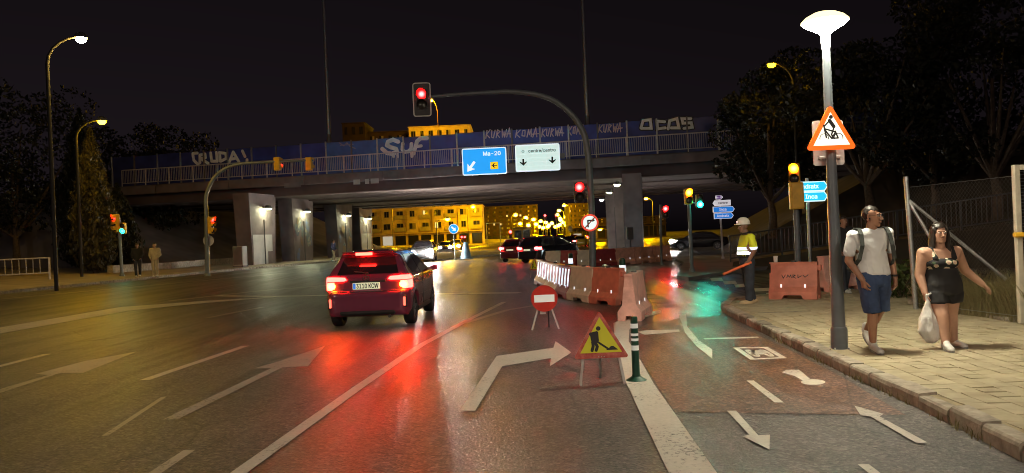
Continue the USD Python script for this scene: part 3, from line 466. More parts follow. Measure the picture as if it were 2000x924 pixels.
# signs on that pole
pc = at(1623, 250, LB[1] - .13); t = thing('warning_sign', 'bright orange-edged triangle with black cyclist high on the lamp pole', 'road sign', pc, 0)
W_ = 100 / FPX * pc[1]; Ht = 90 / FPX * pc[1]; tri = affinity.translate(rtri(W_, Ht, .035), 0, -Ht * .47)
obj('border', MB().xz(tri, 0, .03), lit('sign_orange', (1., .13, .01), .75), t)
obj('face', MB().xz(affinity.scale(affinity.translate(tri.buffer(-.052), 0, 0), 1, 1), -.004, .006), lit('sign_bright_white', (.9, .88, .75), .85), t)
s_ = Ht / .53; cyc = [[(-.06, .06), (-.02, .1), (.03, .02), (.0, -.06), (.03, -.1)], [(-.02, .1), (-.075, .045)], [(-.085, .055), (-.06, -.09)], [(-.075, .0), (.0, -.1), (.05, -.03), (-.07, .01)], [(0., -.1), (.075, -.1), (.045, -.02)]]
cy = strokes([[(a * s_, b * s_ - .02) for a, b in l] for l in cyc], .017 * s_).union(Point(.002, .145 * s_ - .02).buffer(.022 * s_)).union(LineString([(-.015 * s_, .085 * s_), (.03 * s_, .015 * s_)]).buffer(.02 * s_))
for x in (-.085, .08): cy = cy.union(Point(x * s_, -.115 * s_).buffer(.05 * s_).exterior.buffer(.004 * s_).intersection(sbox(-1, -.13 * s_, 1, 0)))
obj('cyclist_symbol', MB().xz(cy, -.009, .006), A['black'], t)
obj('clamp', MB().box((0, .07, .05), (.2, .08, .04)), A['galv'], t)
pc = at(1618, 279, LB[1] + .12); t = thing('sign_back', 'grey back of a rectangular sign behind the cyclist triangle', 'road sign', pc, 0)
obj('plate', MB().xz(rrect(60 / FPX * pc[1], 88 / FPX * pc[1], .035), 0, .02), A['alu'], t)
for z in (-.18, .14): obj('mounting_bar', MB().box((0, -.015, z), (.27, .028, .035), bevel=.004), A['alu'], t)
# ================================================================== traffic signals
def visor(mb, c, r, L=.2, n=14):
    a = np.linspace(-.35, PI + .35, n); 
    for rr, s in ((r, 1), (r - .008, -1)):
        V = [(c[0] + rr * math.cos(t), c[1] - l * (1 if l else 0) * (.55 + .45 * max(0, math.sin(t))), c[2] + rr * math.sin(t)) for l in (0, L) for t in a]
        F = [(i, i + 1, n + i + 1, n + i)[::s] for i in range(n - 1)]; mb.raw(V, F)
    return mb
def signal_head(par, c, colours, size=.3, rz=0., body='yellow', plate=False, name='signal_head', vis=True):
    h = UsdGeom.Xform.Define(stage, numbered(str(par.GetPath()), name)); h.AddTranslateOp().Set(Gf.Vec3d(*map(float, c))); h.AddRotateZOp().Set(math.degrees(rz)); h = h.GetPrim(); n = len(colours)
    obj('housing', MB().box((0, .1, 0), (size * 1.02, .2, size * n), bevel=.03), A[body], h)
    if plate:
        g = rrect(size * 1.75, size * n + .42, .09); obj('backing_plate', MB().xz(g, .02, .012), A['dgrey'], h); obj('plate_rim', MB().xz(g.difference(g.buffer(-.035)), .012, .02), A['white'], h)
    for i, m_ in enumerate(colours):
        z = (n - 1) / 2 * size - i * size; r = size * .44
        if vis: obj('visor', visor(MB(), (0, 0, z), r + .012, size * .65), A[body], h)
        l = UsdGeom.Mesh.Get(stage, obj('lens', MB().lathe([(0, .035), (r * .5, .03), (r * .85, .015), (r, 0)], 18, T=frame((0, 0, 0), (1, 0, 0), (0, -1, 0))), A[m_], h, smooth=True).GetPath()); l.AddTranslateOp().Set(Gf.Vec3d(0, -.005, z))
    return h
def tube_arc(p0, h, reach, r, bend, sgn):             # upright that bends over into a long arm
    pts = [(0, 0, 0), (0, 0, (h - bend) * .5), (0, 0, h - bend)] + [(sgn * bend * (1 - math.cos(a)), 0, h - bend + bend * math.sin(a)) for a in np.linspace(.12, PI / 2, 12)] + [(sgn * (bend + (reach - bend) * k), 0, h - .02 * k) for k in (.33, .66, 1.)]
    return pts
YP = 24.5; b = at(1157, 560, YP); b[2] = 0; t = thing('traffic_signal', 'curved-arm signal pole by the barriers with two red lights', 'traffic light', b)
arm = [at(x, y, YP) - b for x, y in [(1160, 560), (1156, 430), (1151, 330), (1143, 270), (1128, 238), (1105, 213), (1075, 193), (1040, 183), (985, 179), (900, 184), (842, 189)]]; arm[0][2] = 0; arm[0][:2] = 0
P_ = np.array(arm); tt_ = np.r_[0, np.cumsum(np.linalg.norm(np.diff(P_, axis=0), axis=1))]; from scipy.interpolate import PchipInterpolator
P_ = PchipInterpolator(tt_, P_)(np.linspace(0, tt_[-1], 44)); P_[:, 1] = 0
obj('pole', MB().tube(P_, np.interp(np.linspace(0, 1, 44), [0, .45, 1], [.115, .1, .05]), 14), A['green'], t, smooth=50)
obj('base_flange', MB().lathe([(.2, 0), (.2, .03), (.13, .06), (.12, .3), (.115, .3)], 14), A['green'], t, smooth=40)
obj('arm_clamp', MB().box(at(836, 190, YP) - b + (0, .0, -.02), (.25, .12, .12), bevel=.02), A['yellow'], t)
signal_head(t, at(825, 196, YP) - b + (0, -.15, 0), ['red', 'dead'], .33, 0, 'dgrey', True)
h_ = signal_head(t, at(1131, 373, YP) - b + (0, -.1, -.05), ['red', 'dead'], .32, 0, 'dgrey')
obj('side_bracket', MB().bar(at(1131, 373, YP) - b + (0, .1, .1), at(1155, 373, YP) - b + (0, 0, .1), .05), A['green'], t)
cN = at(1152, 435, YP - .2); t = thing('no_right_turn_sign', 'round red-ringed no right turn sign on the curved signal pole', 'road sign', cN)
R_ = .275; obj('plate', MB().xz(Point(0, 0).buffer(R_, 24), 0, .03), lit('sign_red_glow', (.75, .06, .03), .5), t); obj('face', MB().xz(Point(0, 0).buffer(R_ * .78, 24), -.005, .007), lit('sign_white_glow', (.72, .85, .8), .75), t)
obj('turn_symbol', MB().xz(strokes([[(-.06, -.13), (-.06, .07), (.1, .07)]], .05).union(Polygon([(.08, .13), (.17, .07), (.08, .01)])), -.009, .005), A['black'], t)
obj('slash', MB().xz(LineString([(-.15, -.15), (.15, .15)]).buffer(.02), -.014, .005), A['signred'], t); obj('clamp', MB().box((0, .08, 0), (.25, .1, .05)), A['galv'], t)
def pole_thing(name, label, px, Y, z0=None, r=.06, top=None, cat='traffic light', m='green'):
    b = at(*px, Y); b[2] = float(zg(b[0])) + (Z1 if z0 is None else z0); t = thing(name, label, cat, b); tp = at(*top, Y) - b; tp[1] = 0
    obj('pole', MB().tube([(0, 0, 0), tp * .5, tp], r, 12), A[m], t, smooth=40); obj('base_collar', MB().lathe([(r * 1.7, 0), (r * 1.7, .04), (r * 1.2, .12), (r, .14)], 12), A[m], t, smooth=40); return t, b
t, b = pole_thing('traffic_signal', 'left kerb signal with red car light and green walking light', (239, 552), 39, top=(232, 425), r=.075)
signal_head(t, at(228, 436, 39) - b + (-.05, -.1, 0), ['red_left', 'dead', 'dead'], .3, -.75); signal_head(t, at(243, 446, 39) - b + (.0, -.2, 0), ['dead', 'cyan_left'], .28, .15, name='pedestrian_head')
t, b = pole_thing('traffic_signal', 'left curved-arm signal pole with yellow heads hung before the bridge railing', (405, 532), 38, top=(403, 420), r=.1)
arm = np.array([at(x, y, 38) - b for x, y in [(403, 424), (402, 390), (410, 362), (425, 340), (450, 325), (480, 319), (540, 316), (612, 313)]]); arm[:, 1] = 0
k_ = np.r_[0, np.cumsum(np.linalg.norm(np.diff(arm, axis=0), axis=1))]; arm = PchipInterpolator(k_, arm)(np.linspace(0, k_[-1], 30))
obj('arm', MB().tube(arm, np.linspace(.1, .05, 30), 12), A['green'], t, smooth=50)
for x, ll in ((543, ['red_out', 'dead']), (605, ['dead', 'cyan_out'])): signal_head(t, at(x, 320, 38) - b + (0, .1, 0), ll, .33, PI - .35, vis=True)
signal_head(t, at(411, 440, 38) - b + (.1, 0, 0), ['red_left', 'dead', 'dead'], .28, 1.35)
obj('round_sign_back', MB().xz(Point(0, 0).buffer(.27, 20), 0, .02, T=trimesh.transformations.translation_matrix(at(405, 470, 38) - b + (0, .12, 0))), A['alu'], t)
t, b = pole_thing('traffic_signal', 'red signal on a slim pole behind the far end of the barriers', (1292, 515), 37, 0., top=(1290, 400), r=.06)
signal_head(t, at(1299, 414, 37) - b + (0, -.1, 0), ['red', 'dead'], .3, 0, 'dgrey')
t, b = pole_thing('traffic_signal', 'pole with amber lamp and green walking light, left of the place-name posts', (1352, 537), 27.5, top=(1345, 385), r=.065)
signal_head(t, at(1344, 384, 27.5) - b + (-.0, -.12, 0), ['amber', 'dead'], .28, 0, vis=True); signal_head(t, at(1366, 393, 27.5) - b + (0, -.1, .0), ['dead', 'cyan'], .25, 0, 'dgrey', name='pedestrian_head', vis=False)
obj('side_bracket', MB().bar(at(1346, 396, 27.5) - b, at(1366, 396, 27.5) - b, .04), A['green'], t)
t, b = pole_thing('traffic_signal', 'large yellow signal box with lit amber lamp behind the right barriers', (1560, 552), 22.5, .05, top=(1552, 320), r=.085)
signal_head(t, at(1547, 340, 22.5) - b + (-.0, -.16, 0), ['amber', 'dead'], .3, -.45); bb = at(1552, 383, 22.5) - b
obj('control_box', MB().box(bb + (0, -.12, 0), (.38, .2, .78), rz=-.2, bevel=.015), A['yellow'], t); obj('box_lid', MB().box(bb + (0.012, -.235, 0), (.33, .03, .72), rz=-.2, bevel=.01), A['yellow'], t)
for i, (x, y, Y) in enumerate([(997, 453, 120), (1064.5, 421, 170), (1086, 420.5, 175), (1146, 464, 110), (902, 463, 150), (908, 463, 150)]):
    T = at(x, y, Y); low = i in (0, 3, 4, 5); bz = thing('far_signal', ['far red signal at the left foot of the avenue', 'far red signal hung over the avenue, left one', 'far red signal hung over the avenue, right one', 'low far red signal just right of the no-right-turn post', 'left of two small red signals before the ochre flats', 'right of two small red signals before the ochre flats'][i], 'traffic light', (T[0], T[1], 0))
    obj('pole', MB().tube([(0, .1, 0), (0, .1, T[2])], .07, 8), A['green'], bz); obj('housing', MB().box((0, .12, T[2] - .3), (.5, .2, 1.3), bevel=.03), A['dgrey'], bz); obj('lens', MB().sph((0, 0, T[2]), (.24 if i < 4 else .2, .1, .24 if i < 4 else .2), 1), A['redfar'], bz, smooth=True)
# ------------------------------------------------------------------ place-name posts, keep-left sign
sblue, swhite = lit('place_blue', (.015, .2, .72), .55), lit('place_white', (.75, .72, .78), .45)
scy, scw = lit('place_cyan', (.02, .5, .8), .85), lit('place_cyan_white', (.7, .95, 1.), .9)
def finger(t, c, w, h, text, face, edge, d=1, tcol=None):
    g = Polygon([(-w / 2, -h / 2), (w / 2 - h * .35, -h / 2), (w / 2, 0), (w / 2 - h * .35, h / 2), (-w / 2, h / 2)])
    if d < 0: g = affinity.scale(g, -1, 1, origin=(0, 0))
    T = trimesh.transformations.translation_matrix(c); p = obj('finger_board', MB().xz(g, 0, .06, T), edge, t)
    obj('face', MB().xz(g.buffer(-h * .09), -.005, .007, T), face, p)
    if text: obj('lettering', MB().text(text, h * .42, (-.05 * w * d, 0), -.01, T, t=.005, bold=True), tcol or edge, p)
t, b = pole_thing('direction_post', 'post of stacked boards reading Inca and Andratx behind the worker', (1412, 503), 38, .12, .05, top=(1405, 384), cat='signpost', m='rail')
for y, w, h, s, f, e, d, tc in [(385.5, 13, 8, 'Ma-20', lit('place_purple', (.16, .05, .3), .3), swhite, 1, swhite), (396.5, 35, 11, 'centre', swhite, swhite, -1, A['sprayg']), (409, 42, 11.5, 'Inca', sblue, swhite, 1, None), (421.5, 38, 11.5, 'Andratx', sblue, swhite, 1, None)]:
    k = 38 / FPX; x = {385.5: 1404, 396.5: 1409, 409: 1413, 421.5: 1413}[y]; finger(t, at(x, y, 37.9) - b + (0, -.08, 0), w * k, h * k, s, f, e, d, tc)
t, b = pole_thing('direction_post', 'post with two bright cyan boards partly hidden by the yellow signal box', (1584, 545), 24, .05, .055, top=(1576, 348), cat='signpost', m='galv')
for y, s in ((364.5, 'Andratx'), (384.5, 'M Inca')):
    k = 24 / FPX; finger(t, at(1580, y, 23.9) - b + (0, -.08, 0), 70 * k, 19 * k, s, scy, scw, 1)
t, b = pole_thing('keep_right_sign', 'round blue arrow sign on a black post on the median', (889, 506), 56, .12, .05, top=(886, 440), cat='road sign', m='dgrey')
c = at(886, 447, 55.9) - b; T = trimesh.transformations.translation_matrix(c); obj('plate', MB().xz(Point(0, 0).buffer(.36, 20), -.06, .04, T), ledge, t); obj('face', MB().xz(Point(0, 0).buffer(.32, 20), -.066, .008, T), blue_e, t)
obj('arrow', MB().xz(affinity.rotate(Polygon([(-.06, .22), (.06, .22), (.06, -.02), (.17, -.02), (0, -.24), (-.17, -.02), (-.06, -.02)]), 45, origin=(0, 0)), -.072, .007, T), ledge, t)
# ================================================================== roadworks: barriers, signs, bollard
def barrier_meshes(L, H=.82, W=.44):
    sec = [(-W / 2, 0), (-W / 2, H * .2), (-W * .3, H * .34), (-W * .17, H * .9), (-W * .17, H), (W * .17, H), (W * .17, H * .9), (W * .3, H * .34), (W / 2, H * .2), (W / 2, 0)]
    b = Manifold.extrude(CrossSection([sec[::-1]]).offset(-.012, m3.JoinType.Round).offset(.012, m3.JoinType.Round), L).rotate((90, 0, 90)).translate((-L / 2, 0, 0))
    for x in (-L * .0,): b -= Manifold.extrude(CrossSection([[(-.24 * L, -.02), (-.18 * L, .09), (.18 * L, .09), (.24 * L, -.02)][::-1]]), 2).rotate((90, 0, 0)).translate((x, 1, 0))
    b -= Manifold.extrude(CrossSection([[(-W * .22, -.02), (-W * .16, .1), (W * .16, .1), (W * .22, -.02)][::-1]]), L * 2).rotate((90, 0, 90)).translate((-L, 0, 0))
    for sx in (-1, 1):
        b -= Manifold.cube((.05, .012, H * .26), True).translate((sx * L * .25, -W * .335, H * .25)); b -= Manifold.cube((.05, .012, H * .26), True).translate((sx * L * .25, W * .335, H * .25))
    b -= Manifold.cube((.06, W, .2), True).translate((-L / 2, 0, H * .84))
    return b, MB().box((L / 2 + .02, 0, H * .84), (.1, .11, .12), bevel=.015), MB().lathe([(0, .03), (.05, .03), (.055, 0)], 12, (0, 0, H))
def barrier(label, p, q, m, group=None, H=.82, z=0., lug='crbar', stripes=None):
    p, q = np.array(p[:2], float), np.array(q[:2], float); L = np.linalg.norm(q - p); c = (p + q) / 2
    t = thing('water_barrier', label, 'traffic barrier', (*c, z), math.atan2(*(q - p)[::-1]), group); b, k, cap = barrier_meshes(L, H)
    obj('body', totm(b), A[m], t, smooth=28); obj('coupling', k, A[m], t); obj('filler_cap', cap, A['dgrey'], t, smooth=40)
    for sx in (-1, 1): obj('reflector_strip', MB().box((sx * L * .25, -.44 * .31, H * .3), (.025, .01, .17)), A['refl'], t)
    if stripes:
        for i in range(stripes):
            x = (-.5 + (i + .5) / stripes) * L; z0, z1 = H * .38, H * .9
            V = [(x - .06, -.44 * .287 - .006, z0), (x + .06, -.44 * .287 - .006, z0), (x + .075, -.44 * .172 - .006, z1), (x - .045, -.44 * .172 - .006, z1)]; V += [(a, b_ + .01, c_) for a, b_, c_ in V]
            obj('reflective_panel', MB().raw(V, [(0, 1, 2, 3), (0, 4, 5, 1), (1, 5, 6, 2), (2, 6, 7, 3), (3, 7, 4, 0)]), A['refl'], t)
    return t
pA, pB = gd(1230, 628)[:2], gd(1230, 628)[:2] + np.array([.42, 1.25])
barrier('faded red barrier standing end-on beside the green bollard', pA + (.0, .0), pB, 'pinkbar', H=.87)
r0 = [gd(1218, 596)[:2], gd(1165, 591)[:2], gd(1122, 584)[:2], gd(1099, 577)[:2], gd(1076, 566)[:2], gd(1056, 554)[:2]]
for i, (a, b_) in enumerate(zip(r0[:-1], r0[1:])):
    barrier(['orange-red barrier next to the end-on barrier', 'plain cream barrier between the orange one and the shining ones', 'red barrier with shining white panels beside the cream barrier', 'middle barrier of the shining white-panelled row', 'farthest barrier of the shining white-panelled row, by the small triangle'][i], b_, a, ['redbar', 'crbar', 'maroon', 'redbar', 'maroon'][i], H=.84, stripes=None if i < 2 else 4)
fr = [at(x, 500, Y)[:2] for x, Y in [(1066, 39), (1096, 38.5), (1126, 38), (1158, 38), (1200, 38.5), (1236, 39), (1272, 40), (1306, 41.5)]]
nm = ['far barrier in white at the left end of the rear row', 'dark maroon rear barrier above the shining row', 'pale rear barrier left of the signal pole', 'dark maroon rear barrier right of the signal pole', 'first faded pink rear barrier after the maroon one', 'middle faded pink rear barrier', 'last faded pink rear barrier by the red signal post']
for i in range(7): barrier(nm[i], fr[i] + (fr[i + 1] - fr[i]) * .02, fr[i + 1], ['crbar', 'maroon', 'crbar', 'maroon', 'pinkbar', 'pinkbar', 'pinkbar'][i], H=.84)
q0, q1 = gd(1507, 583, Z1)[:2], gd(1598, 583, Z1)[:2]
B1 = barrier('red barrier with black scrawl and a paper cup on top', q0, q1 - (q1 - q0) * .02 + (0, -.1), 'redbar', z=Z1, H=.76)
obj('scrawl', MB().xz(strokes([[(-.22, .5), (-.19, .43), (-.15, .5)], [(-.12, .44), (-.1, .5), (-.07, .45), (-.04, .5), (-.03, .44)], [(0, .44), (0, .5), (.05, .49), (.0, .46), (.06, .43)], [(.1, .5), (.1, .44), (.17, .48)], [(.2, .49), (.24, .45), (.3, .5)]], .014), -.11, .012, T=trimesh.transformations.rotation_matrix(-.14, (1, 0, 0), (0, -.11, .47))), A['black'], B1)
q2, q3 = gd(1612, 570, Z1)[:2], gd(1690, 552, Z1)[:2]
barrier('red barrier angled behind the scrawled one, partly hidden by the lamp pole', q2 + (-.1, .0), q2 + (1.15, .75), 'pinkbar', z=Z1, H=.8)
cup = at(1509, 517, q0[1] - .02); t = thing('paper_cup', 'white paper cup standing on the scrawled red barrier', 'cup', (q0[0] + .12, q0[1] - .0, Z1 + .76))
obj('cup_wall', MB().lathe([(0, 0), (.036, 0), (.05, .125), (.047, .125), (.034, .006), (0, .006)], 18), A['white'], t, smooth=40); obj('rim', MB().lathe([(.047, .123), (.053, .123), (.053, .13), (.047, .13)], 18), A['white'], t)
# no-entry sign on a stand
c = at(1063, 583, 13.4); t = thing('no_entry_sign', 'round red no entry sign on folding legs in the road', 'road sign', (c[0], c[1], 0)); R_ = 25.5 / FPX * 13.4; cz = c[2]
Tt = trimesh.transformations.translation_matrix((0, 0, cz))
obj('plate', MB().xz(Point(0, 0).buffer(R_, 28), 0, .025, Tt), A['signred'], t, smooth=40); obj('bar', MB().xz(sbox(-R_ * .78, -R_ * .28, R_ * .78, R_ * .28), -.004, .006, Tt), lit('bar_white', (.8, .8, .78), .15), t)
obj('rim', MB().xz(Point(0, 0).buffer(R_ + .004, 28).difference(Point(0, 0).buffer(R_ - .008, 28)), -.006, .012, Tt), A['signred'], t)
for s in (-1, 1): obj('leg', MB().bar((s * R_ * .5, .03, cz - R_ * .7), (s * .235, .03 - .0, .0), .028), A['alu'], t)
obj('leg', MB().bar((.06, .05, cz - .02), (.08, .4, 0), .024), A['dgrey'], t); obj('hinge', MB().box((-.03, .03, cz - R_ - .02), (.1, .03, .05)), A['alu'], t)
# roadworks triangle on a stand
def works_sign(label, c, W, legz, rz=0., lean=.12, group=None):
    t = thing('roadworks_sign', label, 'road sign', (c[0], c[1], 0), rz); H_ = W * .86; L = trimesh.transformations.rotation_matrix(-lean, (1, 0, 0), (0, 0, legz)); L = L @ trimesh.transformations.translation_matrix((0, 0, legz))
    g = rtri(W, H_, W * .035); obj('border', MB().xz(g, 0, .022, L), A['signworn'], t)
    inn = Polygon([(-W * .375, W * .1), (W * .375, W * .1), (0, W * .735)]); obj('face', MB().xz(inn, -.004, .006, L), A['workyel'], t)
    k = W / .62; f = [[(-.11, .27), (-.04, .285), (-.035, .2), (-.07, .175)], [(-.1, .27), (-.085, .18)], [(-.035, .25), (-.045, .19), (-.01, .165), (.075, .105)], [(-.09, .18), (-.085, .14), (-.1, .09)], [(-.06, .175), (-.04, .13), (-.055, .09)]]
    sh = unary_union([LineString([(a * k, b * k) for a, b in l]).buffer((.011 if j == 2 else .017) * k) for j, l in enumerate(f)] + [Point(-.02 * k, .33 * k).buffer(.025 * k), Polygon([(a * k, b * k) for a, b in [(-.115, .29), (-.03, .29), (-.04, .17), (-.09, .165)]]), Polygon([(a * k, b * k) for a, b in [(.05, .088), (.19, .088), (.175, .102), (.14, .13), (.11, .13), (.085, .108)]])])
    obj('digger_symbol', MB().xz(sh, -.009, .006, L), A['black'], t)
    for s in (-1, 1): obj('leg', MB().bar((s * W * .3, .055, legz + .1), (s * W * .4, -.0, 0), .026), A['alu'], t)
    obj('rear_leg', MB().bar((0, .05, legz + W * .3), (.02, .42, 0), .024), A['galv'], t); obj('rail', MB().box((0, .03, legz + .03), (W * .7, .02, .03)), A['dgrey'], t)
    for j, (x, z) in enumerate([(-.03, .03), (0, .03), (.03, .03), (-.2, .3), (.2, .3)]): obj('rivet', MB().sph(L[:3, :3] @ np.array((x, -.002, z * W)) + L[:3, 3], .006, 1), A['alu'], t)
    return t
A['signworn'] = mat('worn_red_border', (.62, .06, .045), .4, var=.35, scale=16, col2=(.62, .2, .16)); A['workyel'] = lit('works_yellow', (.62, .6, .03), .06, .4)
c = gd(1177, 752); works_sign('large yellow roadworks triangle with digging man, nearest sign', c, 112 / FPX * 8.1, .29)
c = gd(1043, 543); works_sign('small roadworks triangle turned aside by the shining barriers', c, .55, .3, rz=-.9)
# bollard
t = thing('bollard', 'dark green flexible bollard with white bands on the wide line', 'bollard', gd(1243, 744))
A['bol'] = mat('bollard_green', (.012, .07, .045), .4, var=.2); h = .71
obj('post', MB().lathe([(.05, .04), (.043, .08), (.04, h - .02), (.034, h), (0, h)], 18), A['bol'], t, smooth=40); obj('base', MB().lathe([(.115, 0), (.115, .012), (.07, .04), (.05, .055)], 20), A['bol'], t, smooth=40)
for z, hh in ((.585, .05), (.5, .028), (.445, .028), (.34, .055)): obj('band', MB().lathe([(.0415, z), (.0418, z + .002), (.0418, z + hh), (.0415, z + hh)], 18), A['bandglow'], t, smooth=40)
for x, y, Y, lab in [(1115, 520, 30, 'green bollard with white band behind the shining barriers'), (1216, 530, 22, 'green bollard top behind the orange barrier')]:
    b = at(x, y, Y); b[2] = 0; t = thing('bollard', lab, 'bollard', b); obj('post', MB().lathe([(.09, 0), (.09, .85), (.06, .9), (0, .9)], 14), A['bol'], t, smooth=40); obj('band', MB().lathe([(.092, .5), (.092, .7)], 14), A['refl'], t)
t = thing('marker_cone', 'squat blue-grey cone standing on the lit median', 'traffic cone', at(910, 497, 57) * (1, 1, 0) + (0, 0, .12)); obj('cone', MB().lathe([(.48, .04), (.42, .06), (.16, 1.25), (.0, 1.27)], 14), mat('cone_blue', (.09, .16, .22), .5), t, smooth=40); obj('foot', MB().box((0, 0, .02), (1.05, 1.05, .05), bevel=.015), A['dgrey'], t)
# ================================================================== cars
def shell(B, d, inner=0.):
    tm = trimesh.Trimesh(B.vertices + B.vertex_normals * d, B.faces, process=False); o = man(tm)
    return o
def extr_x(pts, x0, x1): return Manifold.extrude(CrossSection([pts]), x1 - x0).rotate((90, 0, 90)).translate((x0, 0, 0))       # pts (y, z)
def extr_y(pts, y0, y1): return Manifold.extrude(CrossSection([pts]), y1 - y0).rotate((90, 0, 0)).translate((0, y1, 0))       # pts (x, z)
def ccw(p): return p if Polygon(p).exterior.is_ccw else p[::-1]
HATCH = dict(L=3.94, side=[(.06, .24), (.0, .34), (-.0, .50), (.0, .63), (.03, .69), (.11, .73), (.10, .86), (.115, .96), (.16, 1.02), (.43, 1.375), (.24, 1.43), (.27, 1.455), (.7, 1.5), (1.2, 1.51), (1.8, 1.49), (2.25, 1.42), (2.98, 1.02), (3.5, .88), (3.83, .74), (3.94, .56), (3.94, .35), (3.8, .2), (.3, .2)],
    front=[(.74, .2), (.82, .35), (.85, .55), (.85, .8), (.82, .95), (.78, 1.02), (.585, 1.38), (.5, 1.455), (.36, 1.495), (.2, 1.52)], plan=[(0, .66), (.06, .74), (.2, .815), (.5, .85), (2.6, .85), (3.3, .83), (3.7, .74), (3.88, .58), (3.94, .4)],
    axles=(.66, 3.17), wr=.305, track=.72, sidewin=[[(2.72, 1.02), (1.62, .99), (1.62, 1.40), (2.16, 1.37)], [(1.56, .99), (.78, 1.02), (.62, 1.16), (.80, 1.40), (1.56, 1.42)]], rear=[(-.60, 1.04), (.60, 1.04), (.5, 1.36), (-.5, 1.36)], fwin=[(-.68, 1.05), (.68, 1.05), (.53, 1.41), (-.53, 1.41)], fw=(1.9, 3.2), rw=(-.1, .5))
SUV = dict(HATCH, L=4.4, side=[(y * 1.115, z * 1.07) for y, z in HATCH['side']], front=[(x * 1.06, z * 1.07) for x, z in HATCH['front']], plan=[(y * 1.115, w * 1.06) for y, w in HATCH['plan']], axles=(.76, 3.45), wr=.34, track=.77,
    sidewin=[[(y * 1.115, z * 1.07) for y, z in w] for w in HATCH['sidewin']], rear=[(x * 1.06, z * 1.07) for x, z in HATCH['rear']], fwin=[(x * 1.06, z * 1.07) for x, z in HATCH['fwin']], fw=(2.1, 3.5), rw=(-.1, .56))
SED = dict(HATCH, L=4.5, side=[(.06, .24), (.0, .36), (0, .6), (.08, .92), (.6, .98), (1.25, 1.36), (1.8, 1.44), (2.4, 1.42), (2.8, 1.3), (3.4, .96), (4.1, .84), (4.4, .7), (4.5, .5), (4.45, .25), (4.3, .2), (.3, .2)], front=[(x, min(z, 1.45)) for x, z in HATCH['front']][:-1] + [(.3, 1.45)], plan=[(y * 1.14, w) for y, w in HATCH['plan']], axles=(.85, 3.6),
    sidewin=[[(2.95, 1.0), (1.95, .98), (1.95, 1.33), (2.5, 1.32)], [(1.88, .98), (1.0, 1.0), (1.35, 1.3), (1.88, 1.34)]], rear=[(-.6, 1.0), (.6, 1.0), (.5, 1.31), (-.5, 1.31)], fwin=[(-.66, 1.0), (.66, 1.0), (.53, 1.35), (-.53, 1.35)], fw=(2.4, 3.5), rw=(.5, 1.4))
